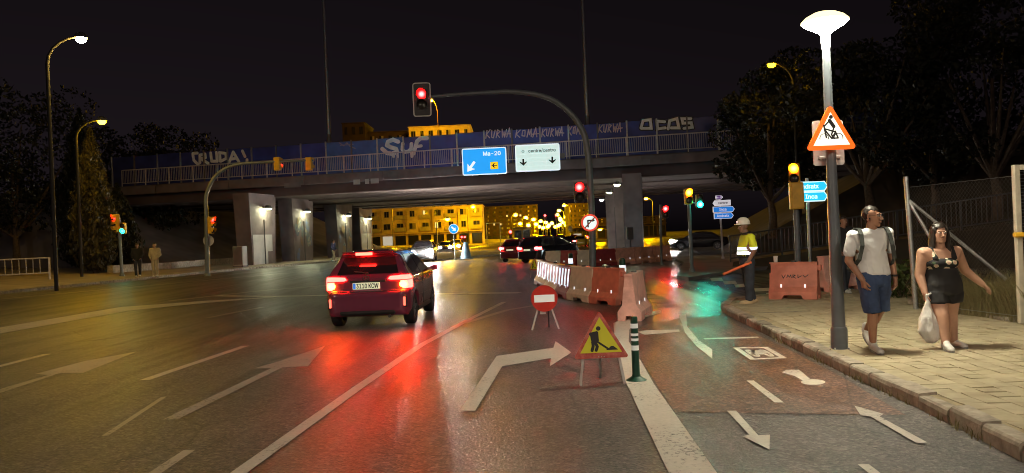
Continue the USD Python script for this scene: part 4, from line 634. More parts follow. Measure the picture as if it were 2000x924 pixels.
def car(name, label, spec, loc, rz, paint_, res=.1, hero=False, rear=None, front=None, group=None, plate=None, headm=None):
    t = thing(name, label, 'car', loc, rz, group); S = spec
    B = extr_x(ccw(S['side']), -1.2, 1.2) ^ extr_y(ccw([(x, z) for x, z in S['front']] + [(-x, z) for x, z in S['front'][::-1]]), -1, 6)
    B = B ^ Manifold.extrude(CrossSection([ccw([(w, y) for y, w in S['plan']] + [(-w, y) for y, w in S['plan'][::-1]])]), 3).translate((0, 0, -.5))
    for ya in S['axles']:
        for sx in (-1, 1): B -= Manifold.cylinder(.6, S['wr'] + .05, circular_segments=28).rotate((0, 90, 0)).translate((sx * .85 - .3, ya, S['wr']))
    bt = totm(B.refine_to_length(res)); bt.merge_vertices(); trimesh.smoothing.filter_taubin(bt, iterations=18 if hero else 6); bt = trimesh.Trimesh(bt.vertices, bt.faces)
    obj('body', bt, paint_, t, smooth=40)
    o1 = shell(bt, .006); o0 = shell(bt, -.02)
    def piece(nm, prism, m, off=None, par=t, **kw):
        q = ((shell(bt, off) if off else o1) ^ prism) - o0
        if q.num_tri(): return obj(nm, totm(q), m, par, smooth=30, **kw)
    piece('rear_window', extr_y(ccw(S['rear']), *S['rw']), A['glass']); piece('windscreen', extr_y(ccw(S['fwin']), *S['fw']), A['glass'])
    for w in S['sidewin']:
        for x0, x1 in ((-1.1, -.4), (.4, 1.1)): piece('side_window', extr_x(ccw(w), x0, x1), A['glass'])
    for ya in S['axles']:
        for sx in (-1, 1):
            w = UsdGeom.Xform.Define(stage, numbered(str(t.GetPath()), 'wheel')); w.AddTranslateOp().Set(Gf.Vec3d(sx * S['track'], ya, S['wr'])); w = w.GetPrim(); R = S['wr']; T = frame((0, 0, 0), (0, 1, 0), (sx, 0, 0))
            obj('tyre', MB().lathe([(R * .66, -.1), (R * .9, -.105), (R * .985, -.085), (R, -.05), (R, .05), (R * .985, .085), (R * .9, .105), (R * .66, .1)], 28, T=T), A['rubber'], w, smooth=35)
            rm = MB().lathe([(R * .68, .0), (R * .68, .09), (R * .62, .085), (R * .6, .05), (0, .045)], 20, T=T)
            obj('rim', rm, A['dgrey'], w, smooth=35)
            sp = MB()
            for k in range(5):
                a = k * 2 * PI / 5; sp.bar((sx * .075, .05 * math.sin(a), .05 * math.cos(a)), (sx * .085, R * .62 * math.sin(a), R * .62 * math.cos(a)), .05, .03, up=(1, 0, 0))
            obj('spokes', sp, A['silver'], w)
    for sx in (-1, 1):
        hx = S['plan'][3][1]; ym = S['L'] * .68; zm = 1.02
        mi = UsdGeom.Mesh.Get(stage, obj('mirror', MB().add(trimesh.convex.convex_hull(np.array([(sx * a, b, c) for a, b, c in [(hx - .06, ym, zm - .03), (hx - .06, ym + .1, zm - .03), (hx - .04, ym + .05, zm + .02), (hx + .08, ym - .03, zm - .05), (hx + .17, ym - .02, zm - .03), (hx + .17, ym - .02, zm + .06), (hx + .07, ym - .03, zm + .07), (hx + .1, ym + .1, zm - .03), (hx + .15, ym + .09, zm + .04)]]))), paint_, t, smooth=50).GetPath())
    if rear:                                          # tail lamps
        for sx in (-1, 1):
            P_ = [(sx * a, b) for a, b in ([(.40, .935), (.44, .985), (.66, 1.0), (.95, 1.005), (.95, .92), (.6, .915), (.46, .915)] if hero else [(.48, .84), (.48, .95), (.95, .97), (.95, .8)])]
            tl = piece('tail_lamp', extr_y(ccw(P_), -.2, .34), rear, .012)
            if not hero: obj('tail_glare', MB().sph((sx * .7, .08, .9), (.16, .07, .09), 1), rear, t, smooth=True)  # glowing sphere added to enlarge the tail lamp with its glare
            if hero: piece('tail_lamp', extr_y(ccw([(sx * a, b) for a, b in [(.64, .9), (.95, .905), (.95, .75), (.7, .74), (.66, .8)]]), -.2, .34), rear, .012)
            if hero: obj('turn_lamp', MB().sph((sx * .7, .085, .825), (.075, .05, .065), 2), A['turn'], tl, smooth=True)
    if headm:
        for sx, m_ in zip((-1, 1), headm):
            obj('headlamp_glare', MB().sph((sx * .62, S['L'] - .14, .72), (.24 if m_ is A['head'] else .17,) * 3, 1), m_, t, smooth=True)  # oversized glowing sphere added for the glare around the headlamp
            p = piece('headlamp', extr_y(ccw([(sx * a, b) for a, b in [(.38, .6), (.42, .74), (.8, .82), (.8, .66)]]), S['L'] - .7, S['L'] + .2), m_, .012)
    if plate:
        z, y = plate; obj('number_plate', MB().xz(rrect(.5, .11, .012), y, .012, trimesh.transformations.translation_matrix((0, 0, z))), A['plate'], t)
    return t
CL = gd(728, 636); YR = car('red_hatchback', 'wine red hatchback braking with lit tail lamps and plate 3110 KCW', HATCH, (CL[0], 14.75, 0), -.035, A['carpaint'], .06, True, A['brake'])
obj('high_brake_lamp', MB().box((-.07, .215, 1.43), (.33, .03, .055), bevel=.01), A['brakehi'], YR); obj('spoiler_lip', MB().box((0, .25, 1.468), (1.0, .1, .02), bevel=.008), A['carpaint'], YR)
pt = trimesh.transformations.translation_matrix((-.02, .04, .815)); pl = obj('number_plate', MB().xz(rrect(.53, .125, .012), .035, .02, pt), A['plate'], YR, label='pale yellow number plate reading 3110 KCW, glow added')
obj('country_band', MB().xz(rrect(.05, .108, .008, (-.232, 0)), .03, .006, pt), A['plateblue'], pl); obj('digits', MB().text('3110 KCW', .085, (.024, 0), .03, pt, t=.004, width=.43), A['black'], pl)
obj('plate_recess', MB().box((0, .11, .9), (.72, .05, .04), bevel=.012), A['trim'], YR)
obj('badge', MB().xz(affinity.scale(Point(0, 0).buffer(.05, 16), 1.3, .9).difference(affinity.scale(Point(0, 0).buffer(.035, 16), 1.3, .9)).union(affinity.scale(Point(0, .008).buffer(.03, 12).difference(Point(0, .008).buffer(.02, 12)), .7, 1)), .045, .02, trimesh.transformations.translation_matrix((-.02, .045, .965))), A['chrome'], YR)
obj('bumper_seam', MB().box((0, .07, .705), (1.42, .05, .012)), A['trim'], YR); obj('bumper_panel', MB().box((0, .06, .31), (1.1, .14, .11), bevel=.04), A['trim'], YR)
for sx in (-1, 1): obj('bumper_reflector', MB().box((sx * .72, .028, .5), (.045, .05, .17), bevel=.01), A['reflector_glow'], YR)  # reflectors carry emission for the light they would throw back
obj('rear_wiper', MB().bar((.0, .105, 1.06), (-.26, .15, 1.10), .018).box((0, .1, 1.05), (.05, .05, .05), bevel=.01), A['trim'], YR)
for sx in (-1, 1):
    obj('door_handle', MB().box((sx * .853, 1.72, .86), (.03, .17, .03), bevel=.01), A['carpaint'], YR); obj('door_handle', MB().box((sx * .853, .95, .88), (.03, .17, .03), bevel=.01), A['carpaint'], YR)
    obj('door_seam', MB().box((sx * .85, 1.58, .68), (.012, .008, .7)), A['trim'], YR); obj('sill_trim', MB().box((sx * .8, 1.9, .27), (.06, 1.7, .1), bevel=.02), A['trim'], YR)
    obj('fog_recess', MB().box((sx * .72, .04, .5), (.1, .04, .23), bevel=.015), A['trim'], YR)
obj('exhaust', MB().tube([(.42, .02, .22), (.42, .3, .22)], .03, 10), A['dgrey'], YR); obj('antenna', MB().tube([(0, .9, 1.5), (0, .7, 1.62)], .006, 5), A['trim'], YR)
gp = at(826, 506, 58); car('approaching_car', 'pale car coming on with one blinding headlamp beside the red hatchback', SUV, (gp[0] - .0, 60.4, .05), PI + .03, A['silver'], .14, headm=(A['head'], A['headw']), plate=None)
gq = at(1030, 508, 46); car('turning_car', 'dark car swinging right across the junction, its rear lamps lit', SUV, (gq[0], 46, 0), -.72, A['blackcar'], .12, rear=A['tailfar'], plate=(.8, -.01))
gq = at(996, 500, 49); car('turning_car', 'dark red car half hidden behind the black turning car', HATCH, (gq[0], 49.5, 0), -.5, A['redcar'], .14, rear=A['tailfar'], plate=(.78, -.01))
for (x, Y, rz, m_, kw, lab, sp) in [(876, 95, PI, 'blackcar', dict(headm=(A['headw'], A['headw'])), 'dark car with headlamps behind the keep-right sign', SED), (898, 104, PI - .1, 'taxi', dict(headm=(A['headw'], A['headw'])), 'yellow-fronted car farther back on the left carriageway', SUV),
    (1111, 82, -.1, 'blackcar', dict(rear=A['tailfar']), 'dark saloon driving away just left of the signal pole', SED), (1132, 95, -.2, 'taxi', {}, 'yellow taxi at the right of the far avenue', SED), (1066, 135, -.05, 'whitecar', dict(rear=A['tailfar']), 'white car driving away, left lane of the far avenue', HATCH), (1090, 150, -.05, 'redcar', dict(rear=A['tailfar']), 'dark car driving away down the middle of the avenue', SED), (1050, 170, PI, 'whitecar', dict(headm=(A['headw'], A['headw'])), 'white car coming down the far avenue', SUV), (1076, 200, PI, 'silver', dict(headm=(A['headw'], A['headw'])), 'silver car coming from the end of the avenue', SED), (1100, 190, -.05, 'silver', dict(rear=A['tailfar']), 'small silver car far down the avenue on the right', HATCH), (1062, 230, PI, 'whitecar', dict(headm=(A['headw'], A['headw'])), 'farthest white car coming on with headlamps lit', SUV), (1038, 150, PI + .1, 'blackcar', dict(headm=(A['headw'], A['headw'])), 'dark car coming on, leftmost on the far avenue', SED), (1122, 130, -.1, 'redcar', dict(rear=A['tailfar']), 'dark red car driving away beside the yellow taxi', HATCH), (1096, 120, -.08, 'blackcar', dict(rear=A['tailfar']), 'black car driving away in front of the lit shop sign', SUV),
    (1424, 60, PI / 2 - .25, 'blackcar', dict(headm=(A['headw'], A['headw'])), 'dark car with headlamps on the unlit side road left of the place-name post', SED)]:
    T = at(x, 500, Y); car('car', lab, sp, (T[0], Y, 0), rz, A[m_], .22, **kw)
# ================================================================== buildings beyond the bridge
A['ochre'] = mat('ochre_wall', (.66, .5, .3), .9, var=.2, scale=.6); A['ochre2'] = mat('pale_wall', (.46, .4, .3), .9, var=.2, scale=.6); A['winglass'] = mat('window_glass', (.02, .02, .03), .1, spec=.8); A['shutter'] = mat('shutter', (.28, .23, .16), .7); A['brown'] = mat('brown_wall', (.05, .03, .026), .9, var=.3, scale=.3)
def block(name, label, x0, x1, ytop, Y, depth, m, bays, floors, gf=3.6, ybase=None, rz=0., roof=True, litp=.1, bal=True, group=None):
    a = at(x0, ytop, Y); b = at(x1, ytop, Y); W = b[0] - a[0]; H = at((x0 + x1) / 2, ytop, Y)[2]; t = thing(name, label, 'building', ((a[0] + b[0]) / 2, Y, 0), rz, group); fh = (H - gf) / floors
    obj('wall', MB().box((0, depth / 2, H / 2), (W, depth, H)), A[m], t); obj('cornice', MB().box((0, depth / 2, H + .1), (W + .5, depth + .5, .25), bevel=.05), A[m], t)
    obj('canopy', MB().box((0, -.5, gf - .1), (W, 1.1, .25), bevel=.04), A[m], t)
    r = np.random.default_rng(int(x0)); bw = W / bays
    for j in range(bays):
        cx = -W / 2 + (j + .5) * bw; pr = j % 2
        if bal and pr: obj('bay', MB().box((cx, -.35, gf + (H - gf) / 2 - .3), (bw * .86, .7, (H - gf) - .7)), A[m], t)
        y0 = -.7 if bal and pr else 0.
        for k in range(floors):
            z = gf + (k + .55) * fh; ww, wh = bw * (.5 if r.random() < .6 else .36), fh * .46
            w = obj('window', MB().box((cx, y0 - .02, z), (ww + .16, .08, wh + .16)), A['ochre2' if m != 'brown' else 'brown'], t)
            obj('pane', MB().box((cx - ww / 4, y0 - .065, z), (ww / 2 - .05, .03, wh)), A['winlit' if r.random() < litp else 'winglass'], w); obj('pane', MB().box((cx + ww / 4, y0 - .065, z), (ww / 2 - .05, .03, wh)), A['shutter' if r.random() < .4 else 'winglass'], w)
            obj('sill', MB().box((cx, y0 - .12, z - wh / 2 - .1), (ww + .4, .22, .08)), A['ochre2' if m != 'brown' else 'brown'], t)
            if bal and not pr: obj('balcony', MB().box((cx, -.45, z - fh * .42), (bw * .9, .9, .12)).box((cx, -.87, z - fh * .42 + .5), (bw * .9, .06, .95)), A['ochre2'], t)
        sw = bw * .8; obj('shop_front', MB().box((cx, -.03, gf * .45), (sw, .1, gf * .72)), A['shop' if r.random() < (.3 if name == 'flats' else .0) else 'winglass'], t)
    return t
block('flats', 'three-storey ochre flats lit by street lamps beyond the bridge', 718, 942, 406, 190, 10, 'ochre', 9, 2)
block('far_house', 'low pale house with shop front, at the left of the avenue', 1003, 1036, 446, 165, 12, 'ochre2', 2, 1, bal=False); 
block('far_block', 'tall dark block behind the left row of avenue lamps', 945, 1050, 402, 640, 18, 'brown', 8, 7, bal=False, litp=.06)
block('far_block', 'dark block right of the avenue behind the red signal', 1110, 1160, 398, 240, 18, 'brown', 6, 5, bal=False, litp=.1)
block('far_block', 'low dark block behind the right bridge piers', 1165, 1300, 425, 200, 18, 'brown', 8, 3, bal=False, litp=.03)
block('rooftop_block', 'dim ochre block rising over the bridge right of the left mast', 668, 712, 241, 224, 14, 'brown', 3, 7, bal=False, litp=0.); block('rooftop_block', 'wide dim block over the bridge behind the SUF graffiti', 700, 806, 258, 228, 14, 'brown', 6, 6, bal=False, litp=0.)
block('rooftop_block', 'yellow-lit flat-topped block over the bridge below the hanging signal', 798, 918, 247, 222, 14, 'ochre', 7, 6, bal=False, litp=0.)
lamp_post('lamp_mast', 'yellow-lit curved lamp post rising behind the bridge by the hanging signal', (at(849, 262, 208)[0], 208, 0), at(842, 196, 208), (-1, 0), None, 'sodmast', .5, 'yellow', 1.6)
T = at(1128, 462, 150); t = thing('lit_shop_sign', 'white lit shop sign at the right of the far avenue', 'shop sign', (T[0], 150, 0)); obj('post', MB().box((0, .1, 1.2), (.2, .2, 2.4)), A['dgrey'], t); obj('light_box', MB().box((0, 0, T[2]), (1.5, .2, 1.1), bevel=.04), A['shop'], t)
T = at(1114, 447, 120); t = thing('white_board', 'small white board sign on a post before the avenue lamps', 'road sign', (T[0], 120, 0)); obj('post', MB().tube([(0, .1, 0), (0, .1, T[2])], .05, 8), A['galv'], t); obj('board', MB().box((0, 0, T[2]), (.6, .05, .9), bevel=.01), A['white'], t)
g0 = at(950, 440, 120); t = thing('steel_frame', 'empty rectangular frame standing right of the ochre flats', 'frame', (g0[0], 120, 0)); W_ = 2.1
for x in (0, W_): obj('upright', MB().box((x, 0, 1.9), (.12, .12, 3.8)), A['galv'], t)
obj('crossbar', MB().box((W_ / 2, 0, 3.86), (W_ + .12, .12, .12)), A['galv'], t)
# work light at the foot of the right pier; cabinet and low wall on the left
w0 = at(1226, 488, 44); t = thing('work_light', 'blue-white light glaring at the foot of the right bridge pier', 'lamp', (w0[0], 45.5, 0)); obj('stand', MB().box((0, .1, .25), (.3, .1, .5)), A['dgrey'], t); obj('lamp_face', MB().box((0, 0, .55), (1.1, .08, .22), bevel=.02), A['work'], t)
k0 = at(1231, 470, 43); t = thing('notice_box', 'small dark box on a post in front of the right pier', 'box', (k0[0], 43, 0)); obj('post', MB().tube([(0, 0, 0), (0, 0, 1.4)], .04, 8), A['dgrey'], t); obj('box', MB().box((0, 0, 1.55), (.35, .2, .7), bevel=.02), A['dgrey'], t)
c0 = at(469, 500, 50); c0[2] = float(zg(c0[0])) + .12; t = thing('utility_cabinet', 'grey utility cabinet standing left of the first bridge pier', 'cabinet', c0, -.3)
obj('body', MB().box((0, 0, .7), (.75, .5, 1.3), bevel=.02), A['concl'], t); obj('door', MB().box((0, -.255, .72), (.66, .02, 1.15)), A['concrete'], t); obj('plinth', MB().box((0, 0, .05), (.8, .55, .1)), A['concd'], t)
wl_ = [gd(x, y, .12) for x, y in [(215, 533), (330, 525), (478, 512)]]; t = thing('low_wall', 'low stone wall at the back of the left pavement', 'wall', (0, 0, 0)); 
for a, b in zip(wl_[:-1], wl_[1:]):
    n = int(np.linalg.norm(b - a) / .8); 
    for i in range(n): p = a + (b - a) * i / n; q = a + (b - a) * (i + 1) / n - (b - a) / np.linalg.norm(b - a) * .015; obj('wall_stone', MB().bar(p + (0, 0, .2), q + (0, 0, .2), .35, .42 + .02 * rng.normal()), A['kerb'], t)
wl_ = [gd(x, y, .12) for x, y in [(545, 515), (575, 513)]] 
r0_ = gd(-30, 552, .12); t = thing('guard_rail', 'short pale railing at the far left edge, beside the trees', 'railing', r0_, .25)
L_ = 2.6
for z in (.98, .3): obj('rail', MB().tube([(-.6, 0, z), (L_, 0, z)], .03, 8), A['rail'], t)
for x in (-.6, L_): obj('post', MB().box((x, 0, .5), (.07, .07, 1.)), A['rail'], t)
for i in range(10): obj('bar', MB().tube([(-.3 + i * .28, 0, .3), (-.3 + i * .28, 0, .98)], .014, 6), A['rail'], t)
# ================================================================== people
def ell(c, r): r = np.broadcast_to(np.asarray(r, float), (3,)); return Manifold.sphere(1., 20).scale(tuple(r)).translate(tuple(map(float, c)))
def hull(*e): return Manifold.batch_hull([ell(c, r) for c, r in e])
def chain(pts, rs): return [hull((pts[i], rs[i]), (pts[i + 1], rs[i + 1])) for i in range(len(pts) - 1)]
def merge(parts, fine=.016, it=8):
    m = Manifold.batch_boolean(parts, m3.OpType.Add).refine_to_length(fine); t = totm(m); t.merge_vertices(); trimesh.smoothing.filter_taubin(t, iterations=it); return t
def hand(w, d, palm_n, side, curl=.5, s=1.):          # w wrist, d direction of the hand, palm_n where the palm looks, side: towards the thumb
    w, d, n, t = (np.array(a, float) for a in (w, d, palm_n, side)); d /= np.linalg.norm(d); t -= d * (t @ d); t /= np.linalg.norm(t); n = np.cross(d, t) * (1 if np.cross(d, t) @ n > 0 else -1)
    P = [hull((w, .024 * s), (w + d * .02 * s + t * .022 * s, .013 * s), (w + d * .02 * s - t * .022 * s, .013 * s), (w + d * .085 * s + t * .03 * s, .0115 * s), (w + d * .08 * s - t * .032 * s, .0105 * s))]
    for k, (o, L) in enumerate([(.03, .072), (.01, .08), (-.011, .074), (-.032, .058)]):
        q = w + (d * (.084 - .004 * abs(k - 1)) + t * o) * s; ang = 0.; pts = [q - d * .012 * s]
        for j, f in enumerate((.45, .32, .25)):
            ang += curl * (.55 if j == 0 else .75) + .06 * k * curl; pts.append(pts[-1] + (d * math.cos(ang) + n * math.sin(ang)) * L * f * s)
        P += chain(pts, [.0095 * s, .009 * s, .0083 * s, .0072 * s])
    b = w + (d * .028 + t * .026) * s; P += chain([b, b + (d * .03 + t * .024 + n * .012) * s, b + (d * .058 + t * .026 + n * .028) * s], [.012 * s, .0105 * s, .0085 * s]); return P
def head(c, yaw, s=1., skin=None):
    R = rotz(yaw)[:3, :3]; c = np.array(c, float); p = lambda x, y, z: c + R @ (np.array([x, y, z]) * s)
    E_ = lambda x, y, z, r: (p(x, y, z), np.array(np.broadcast_to(r, (3,)), float) * s)
    P = [hull(E_(0, .012, .03, (.073, .088, .082)), E_(0, -.03, -.01, (.064, .06, .07))), hull(E_(0, -.03, -.01, (.062, .058, .06)), E_(0, -.062, -.098, (.024, .02, .018)), E_(.03, -.04, -.085, .022), E_(-.03, -.04, -.085, .022)),
        hull(E_(0, -.09, .012, (.01, .01, .012)), E_(0, -.112, -.032, (.012, .011, .009)), E_(.014, -.095, -.036, .008), E_(-.014, -.095, -.036, .008)), hull(E_(.02, -.087, -.062, .008), E_(-.02, -.087, -.062, .008), E_(0, -.094, -.06, .009)),
        hull(E_(.034, -.078, .027, .011), E_(-.034, -.078, .027, .011))]
    for sx in (-1, 1): P.append(hull(E_(sx * .076, .012, .012, (.009, .018, .02)), E_(sx * .074, .01, -.03, (.007, .01, .012))))
    return P, p
def face_bits(par, p, R, s, brows='hair', glasses=False):
    for sx in (-1, 1):
        e = obj('eye', MB().sph(p(sx * .031, -.085, .008), (.0125 * s, .0125 * s, .0085 * s), 2), A['white'], par, smooth=True); obj('iris', MB().sph(p(sx * .031, -.0945, .008), (.0062 * s, .0062 * s, .0068 * s), 1), A['blackcl'], e)
        obj('eyebrow', MB().tube([p(sx * .014, -.094, .026), p(sx * .033, -.094, .033), p(sx * .052, -.08, .027)], [.003, .0045, .002], 6), A[brows], par)
    obj('lips', MB().tube([p(-.022, -.09, -.062), p(0, -.099, -.059), p(.022, -.09, -.062)], [.003, .0055, .003], 6), A['lips'], par)
    if glasses:
        g = MB()
        for sx in (-1, 1): g.tube([p(sx * .034 + .024 * math.cos(a), -.104, .008 + .018 * math.sin(a)) for a in np.linspace(0, 2 * PI, 14)], .0022, 5); g.tube([p(sx * .058, -.1, .012), p(sx * .08, .01, .014)], .002, 5)
        g.tube([p(-.01, -.105, .01), p(.01, -.105, .01)], .002, 5); obj('glasses', g, A['blackcl'], par)
A['stubble'] = mat('stubble', (.1, .06, .045), .7); A['lips'] = mat('lips', (.3, .1, .08), .5); A['floral'] = usdkit.material(stage, '/World/Looks/floral_cloth', {'tc': ('texture_coordinate', {}), 'v': ('voronoi_texture', {'scale': 11., 'randomness': .8}), 'n': ('noise_texture', {'scale': 30., 'detail': 2.}), 'a': ('math', {'math_type': 'multiply_add', 'value2': .35}),
    'r': ('rgb_ramp', {'interpolate': False, 'ramp': [(0., (.6, .25, .12)), (.32, (.62, .45, .34)), (.56, (.68, .6, .46)), (.6, (.06, .1, .05)), (.66, (.012, .012, .014))]}), 'p': ('principled_bsdf', {'roughness': .85})}, [('tc.object', 'v.vector'), ('tc.object', 'n.vector'), ('n.fac', 'a.value1'), ('v.distance', 'a.value3'), ('a.value', 'r.fac'), ('r.color', 'p.base_color')], surface='p.BSDF')
def shoe(par, heel, toe, m, s=1., up=.0):
    h, t = np.array(heel, float), np.array(toe, float); d = (t - h) / np.linalg.norm(t - h); q = np.cross(d, (0, 0, 1)); q /= np.linalg.norm(q); u = np.cross(q, d)
    b = merge([hull((h + u * .04, (.036, .036, .036)), (h + u * .075 + d * .02, .036), (h + d * .1 + u * .05, .04), (h + d * .04 + u * .1, .034)), hull((h + d * .08 + u * .05, .042), (t - d * .045 + u * .03, (.042, .042, .03)), (t - d * .02 + u * .025, .024))], .014, 6)
    o = obj('shoe', b, A[m], par, smooth=True); g = affinity.rotate(affinity.scale(Point(0, 0).buffer(1, 8), (np.linalg.norm(t - h) + .02) / 2, .046), 0)
    obj('sole', MB().poly(g, .026, frame((h + t) / 2 - u * .003, d, u)), A['sole' if m != 'boot' else 'boot'], o, smooth=30); return o
def wrinkle(t, amp, f, seed=0, st=(1, 1, .35)):      # cloth folds
    n = meshkit.fbm(t.vertices * f * np.array(st) + 50, 3, seed) - .5; k = np.abs(meshkit.fbm(t.vertices * f * 1.7 + 9, 2, seed + 5) - .5)
    t.vertices = t.vertices + t.vertex_normals * (amp * (n * 1.6 - k * .8))[:, None]; return t
def hair_cap(c, yaw, s, front=-.04, low=-.05, grow=.011, seed=1):
    H = hull(((0, .012 + .006, .036), (.075 + grow, .09 + grow, .084 + grow)), ((0, .015, -.01), (.066 + grow * .8, .066 + grow, .07)))
    H -= Manifold.cube((.4, .3, .4)).translate((-.2, front - .3, .068 - .4)); H -= Manifold.cube((.4, .4, .3)).translate((-.2, -.2, low - .3)); H -= Manifold.cube((.4, .14, .3)).rotate((35, 0, 0)).translate((-.2, -.115, -.22))
    t = totm(H.refine_to_length(.012)); t.merge_vertices(); trimesh.smoothing.filter_taubin(t, iterations=6); t.vertices = t.vertices + t.vertex_normals * ((meshkit.fbm(t.vertices * (90, 90, 40), 2, seed) - .5) * .012)[:, None]
    t.vertices = (t.vertices * s) @ rotz(yaw)[:3, :3].T + np.array(c); return t
def person(name, label, loc, rz=0.): return thing(name, label, 'person', loc, rz)
# ---- walking man
MP = gd(1708, 688, Z1); MY = MP[1]; k = MY / FPX
m = person('person', 'man in white T-shirt and denim shorts walking beside the lamp pole', MP)
Xp = lambda x, z: (x - 1708 + .042 * (688 - (688 - z / k))) * k
hp, hd = head((.045, .02, 1.585), .75, 1.06)
sh = [(-.185, .02, 1.375), (.225, .03, 1.385)]; LA = [sh[0], (-.245, .03, 1.08), (-.15, -.1, .86)]; RA = [sh[1], (.265, .06, 1.09), (.265, -.02, .86)]
hips = [(-.065, .0, .88), (.125, .03, .88)]; LL = [hips[0], (-.035, -.07, .5), (-.005, .02, .085)]; RL = [hips[1], (.125, .06, .5), (.095, .40, .2)]
body_ = hp + [hull(((.03, .03, 1.4), (.066, .066, .05)), ((.04, .015, 1.5), (.057, .06, .05))), hull((sh[0], (.05, .06, .04)), (sh[1], (.05, .06, .04)), ((.02, .03, 1.1), (.15, .1, .1))), hull(((.02, .03, 1.1), (.15, .1, .1)), (hips[0], .1), (hips[1], .1))]
body_ += chain(LA, [.058, .045, .031]) + chain(RA, [.058, .045, .031]) + chain(LL, [.09, .058, .038]) + chain(RL, [.09, .058, .038]) + [hull((LL[1], .055), ((-.01, .0, .36), (.055, .06, .08)), (LL[2], .036)), hull((RL[1], .055), ((.12, .2, .38), (.055, .06, .08)), (RL[2], .036))]
body_ += hand(LA[2], (.12, -.12, -.8), (1, .2, 0), (.2, -1, 0), .55, 1.05) + hand(RA[2], (-.02, -.1, -.9), (-1, 0, 0), (-.1, -1, 0), .5, 1.05)
sk = obj('body', merge(body_, .013, 6), A['skin'], m, smooth=True); face_bits(sk, hd, None, 1.06, glasses=True)
E_ = lambda x, y, z, r: (hd(x, y, z), np.array(r) * 1.06)
obj('hair', hair_cap((.045, .02, 1.585), .75, 1.06, -.052, -.03, .005), A['hair'], m, smooth=60)
tee = [hull((sh[0], (.062, .085, .05)), (sh[1], (.062, .085, .05)), ((.03, .03, 1.43), (.1, .07, .025)), ((.02, .03, 1.18), (.175, .125, .1))), hull(((.02, .03, 1.2), (.178, .125, .1)), ((.03, .02, .92), (.197, .15, .05))), hull(((.03, .03, 1.4), (.1, .085, .035)), ((.035, .03, 1.42), (.08, .08, .03)))]
for a in (LA, RA): d = np.array(a[1]) - np.array(a[0]); tee.append(hull((np.array(a[0]) + (0, 0, .004), .066), (np.array(a[0]) + d * .66 + (np.sign(d[0]) * .006, 0, 0), .066)))
obj('t_shirt', wrinkle(merge(tee, .016, 6), .024, 7, 1), A['tee'], m, smooth=True)
sho = [hull(((.03, .02, .93), (.182, .135, .04)), ((.03, .02, .82), (.185, .14, .07)))] + [hull((h, (.112, .12, .09)), (np.array(h) * .25 + np.array(kn) * .75, (.1, .105, .04)), (np.array(kn) + (0, 0, -.02), (.098, .1, .02))) for h, kn in ((LL[0], LL[1]), (RL[0], RL[1]))]
obj('shorts', wrinkle(merge(sho, .016, 6), .022, 9, 2, (1, 1, .8)), A['denim'], m, smooth=True)
shoe(m, (-.0, .07, .012), (-.02, -.23, .0), 'shoe', 1.05); shoe(m, (.1, .47, .17), (.085, .24, .02), 'shoe', 1.05)
for a in (LL, RL): obj('sock', merge([hull((a[2], .045), (np.array(a[2]) + (0, .0, .06), .046))], .02, 3), A['shoe'], m, smooth=True)
obj('wristwatch', MB().lathe([(.034, -.012), (.037, -.01), (.037, .01), (.034, .012)], 14, np.array(RA[2]) + (0, .0, .03)), A['blackcl'], m, smooth=40)
bp = thing('backpack', 'dark backpack on the walking man, straps over his shoulders', 'backpack', MP)
obj('pack', merge([hull(((-.08, .2, 1.3), (.07, .05, .06)), ((.12, .2, 1.3), (.07, .05, .06)), ((-.1, .22, .98), (.08, .07, .06)), ((.14, .22, .98), (.08, .07, .06)))], .03, 5), A['strap'], bp, smooth=True)
for sx, x in ((-1, -.13), (1, .185)):
    P = [(x + .01 * sx, .17, 1.36), (x, .08, 1.452), (x, -.02, 1.455), (x + .005 * sx, -.085, 1.385), (x + .015 * sx, -.125, 1.26), (x + .045 * sx, -.1, 1.1), (x + .06 * sx, .0, 1.02)]; sp_ = MB()
    for a, b in zip(P[:-1], P[1:]): sp_.bar(a, np.array(b) + (np.array(b) - a) * .06, .045, .014, up=(0, -1, .4))
    obj('strap', sp_, A['strap'], bp)
# ---- woman
WP = gd(1858, 678, Z1); w = person('person', 'long-haired woman in floral top and black shorts carrying a white bag', WP)
hp, hd = head((-.085, .0, 1.355), -.12, 1.02)
LA = [(-.275, .02, 1.13), (-.325, .03, .87), (-.315, -.06, .655)]; RA = [(.12, .03, 1.13), (.245, .08, .9), (.40, .0, .73)]
LL = [(-.165, .0, .64), (-.165, -.13, .395), (-.175, -.2, .085)]; RL = [(.03, .02, .64), (.03, .04, .38), (.03, .0, .085)]
body_ = hp + [hull(((-.08, .02, 1.16), (.062, .062, .05)), ((-.08, .01, 1.27), (.052, .055, .05))), hull((LA[0], (.065, .085, .065)), (RA[0], (.065, .085, .065)), ((-.08, .02, .95), (.165, .13, .1))), hull(((-.08, .02, .95), (.165, .13, .1)), ((-.07, .02, .7), (.2, .155, .1)))]
body_ += chain(LA, [.072, .056, .034]) + chain(RA, [.07, .054, .034]) + chain(LL, [.112, .076, .045]) + chain(RL, [.112, .076, .045]) + [hull((a[1], .07), ((np.array(a[1]) + a[2]) / 2 + (0, .02, .05), (.064, .07, .08)), (a[2], .042)) for a in (LL, RL)]
body_ += hand(LA[2], (.02, -.02, -1), (1, 0, 0), (0, -1, 0), 1.25, .95) + hand(RA[2], (.55, -.2, -.6), (-.4, 0, .2), (0, -1, 0), .35, .95)
sk = obj('body', merge(body_, .013, 6), A['skin2'], w, smooth=True); face_bits(sk, hd, None, 1.02)
E_ = lambda x, y, z, r: (hd(x, y, z), np.array(r) * 1.02)
obj('hair', hair_cap((-.085, .0, 1.355), -.12, 1.03, -.055, -.06, .014, 3), A['hair'], w, smooth=60)
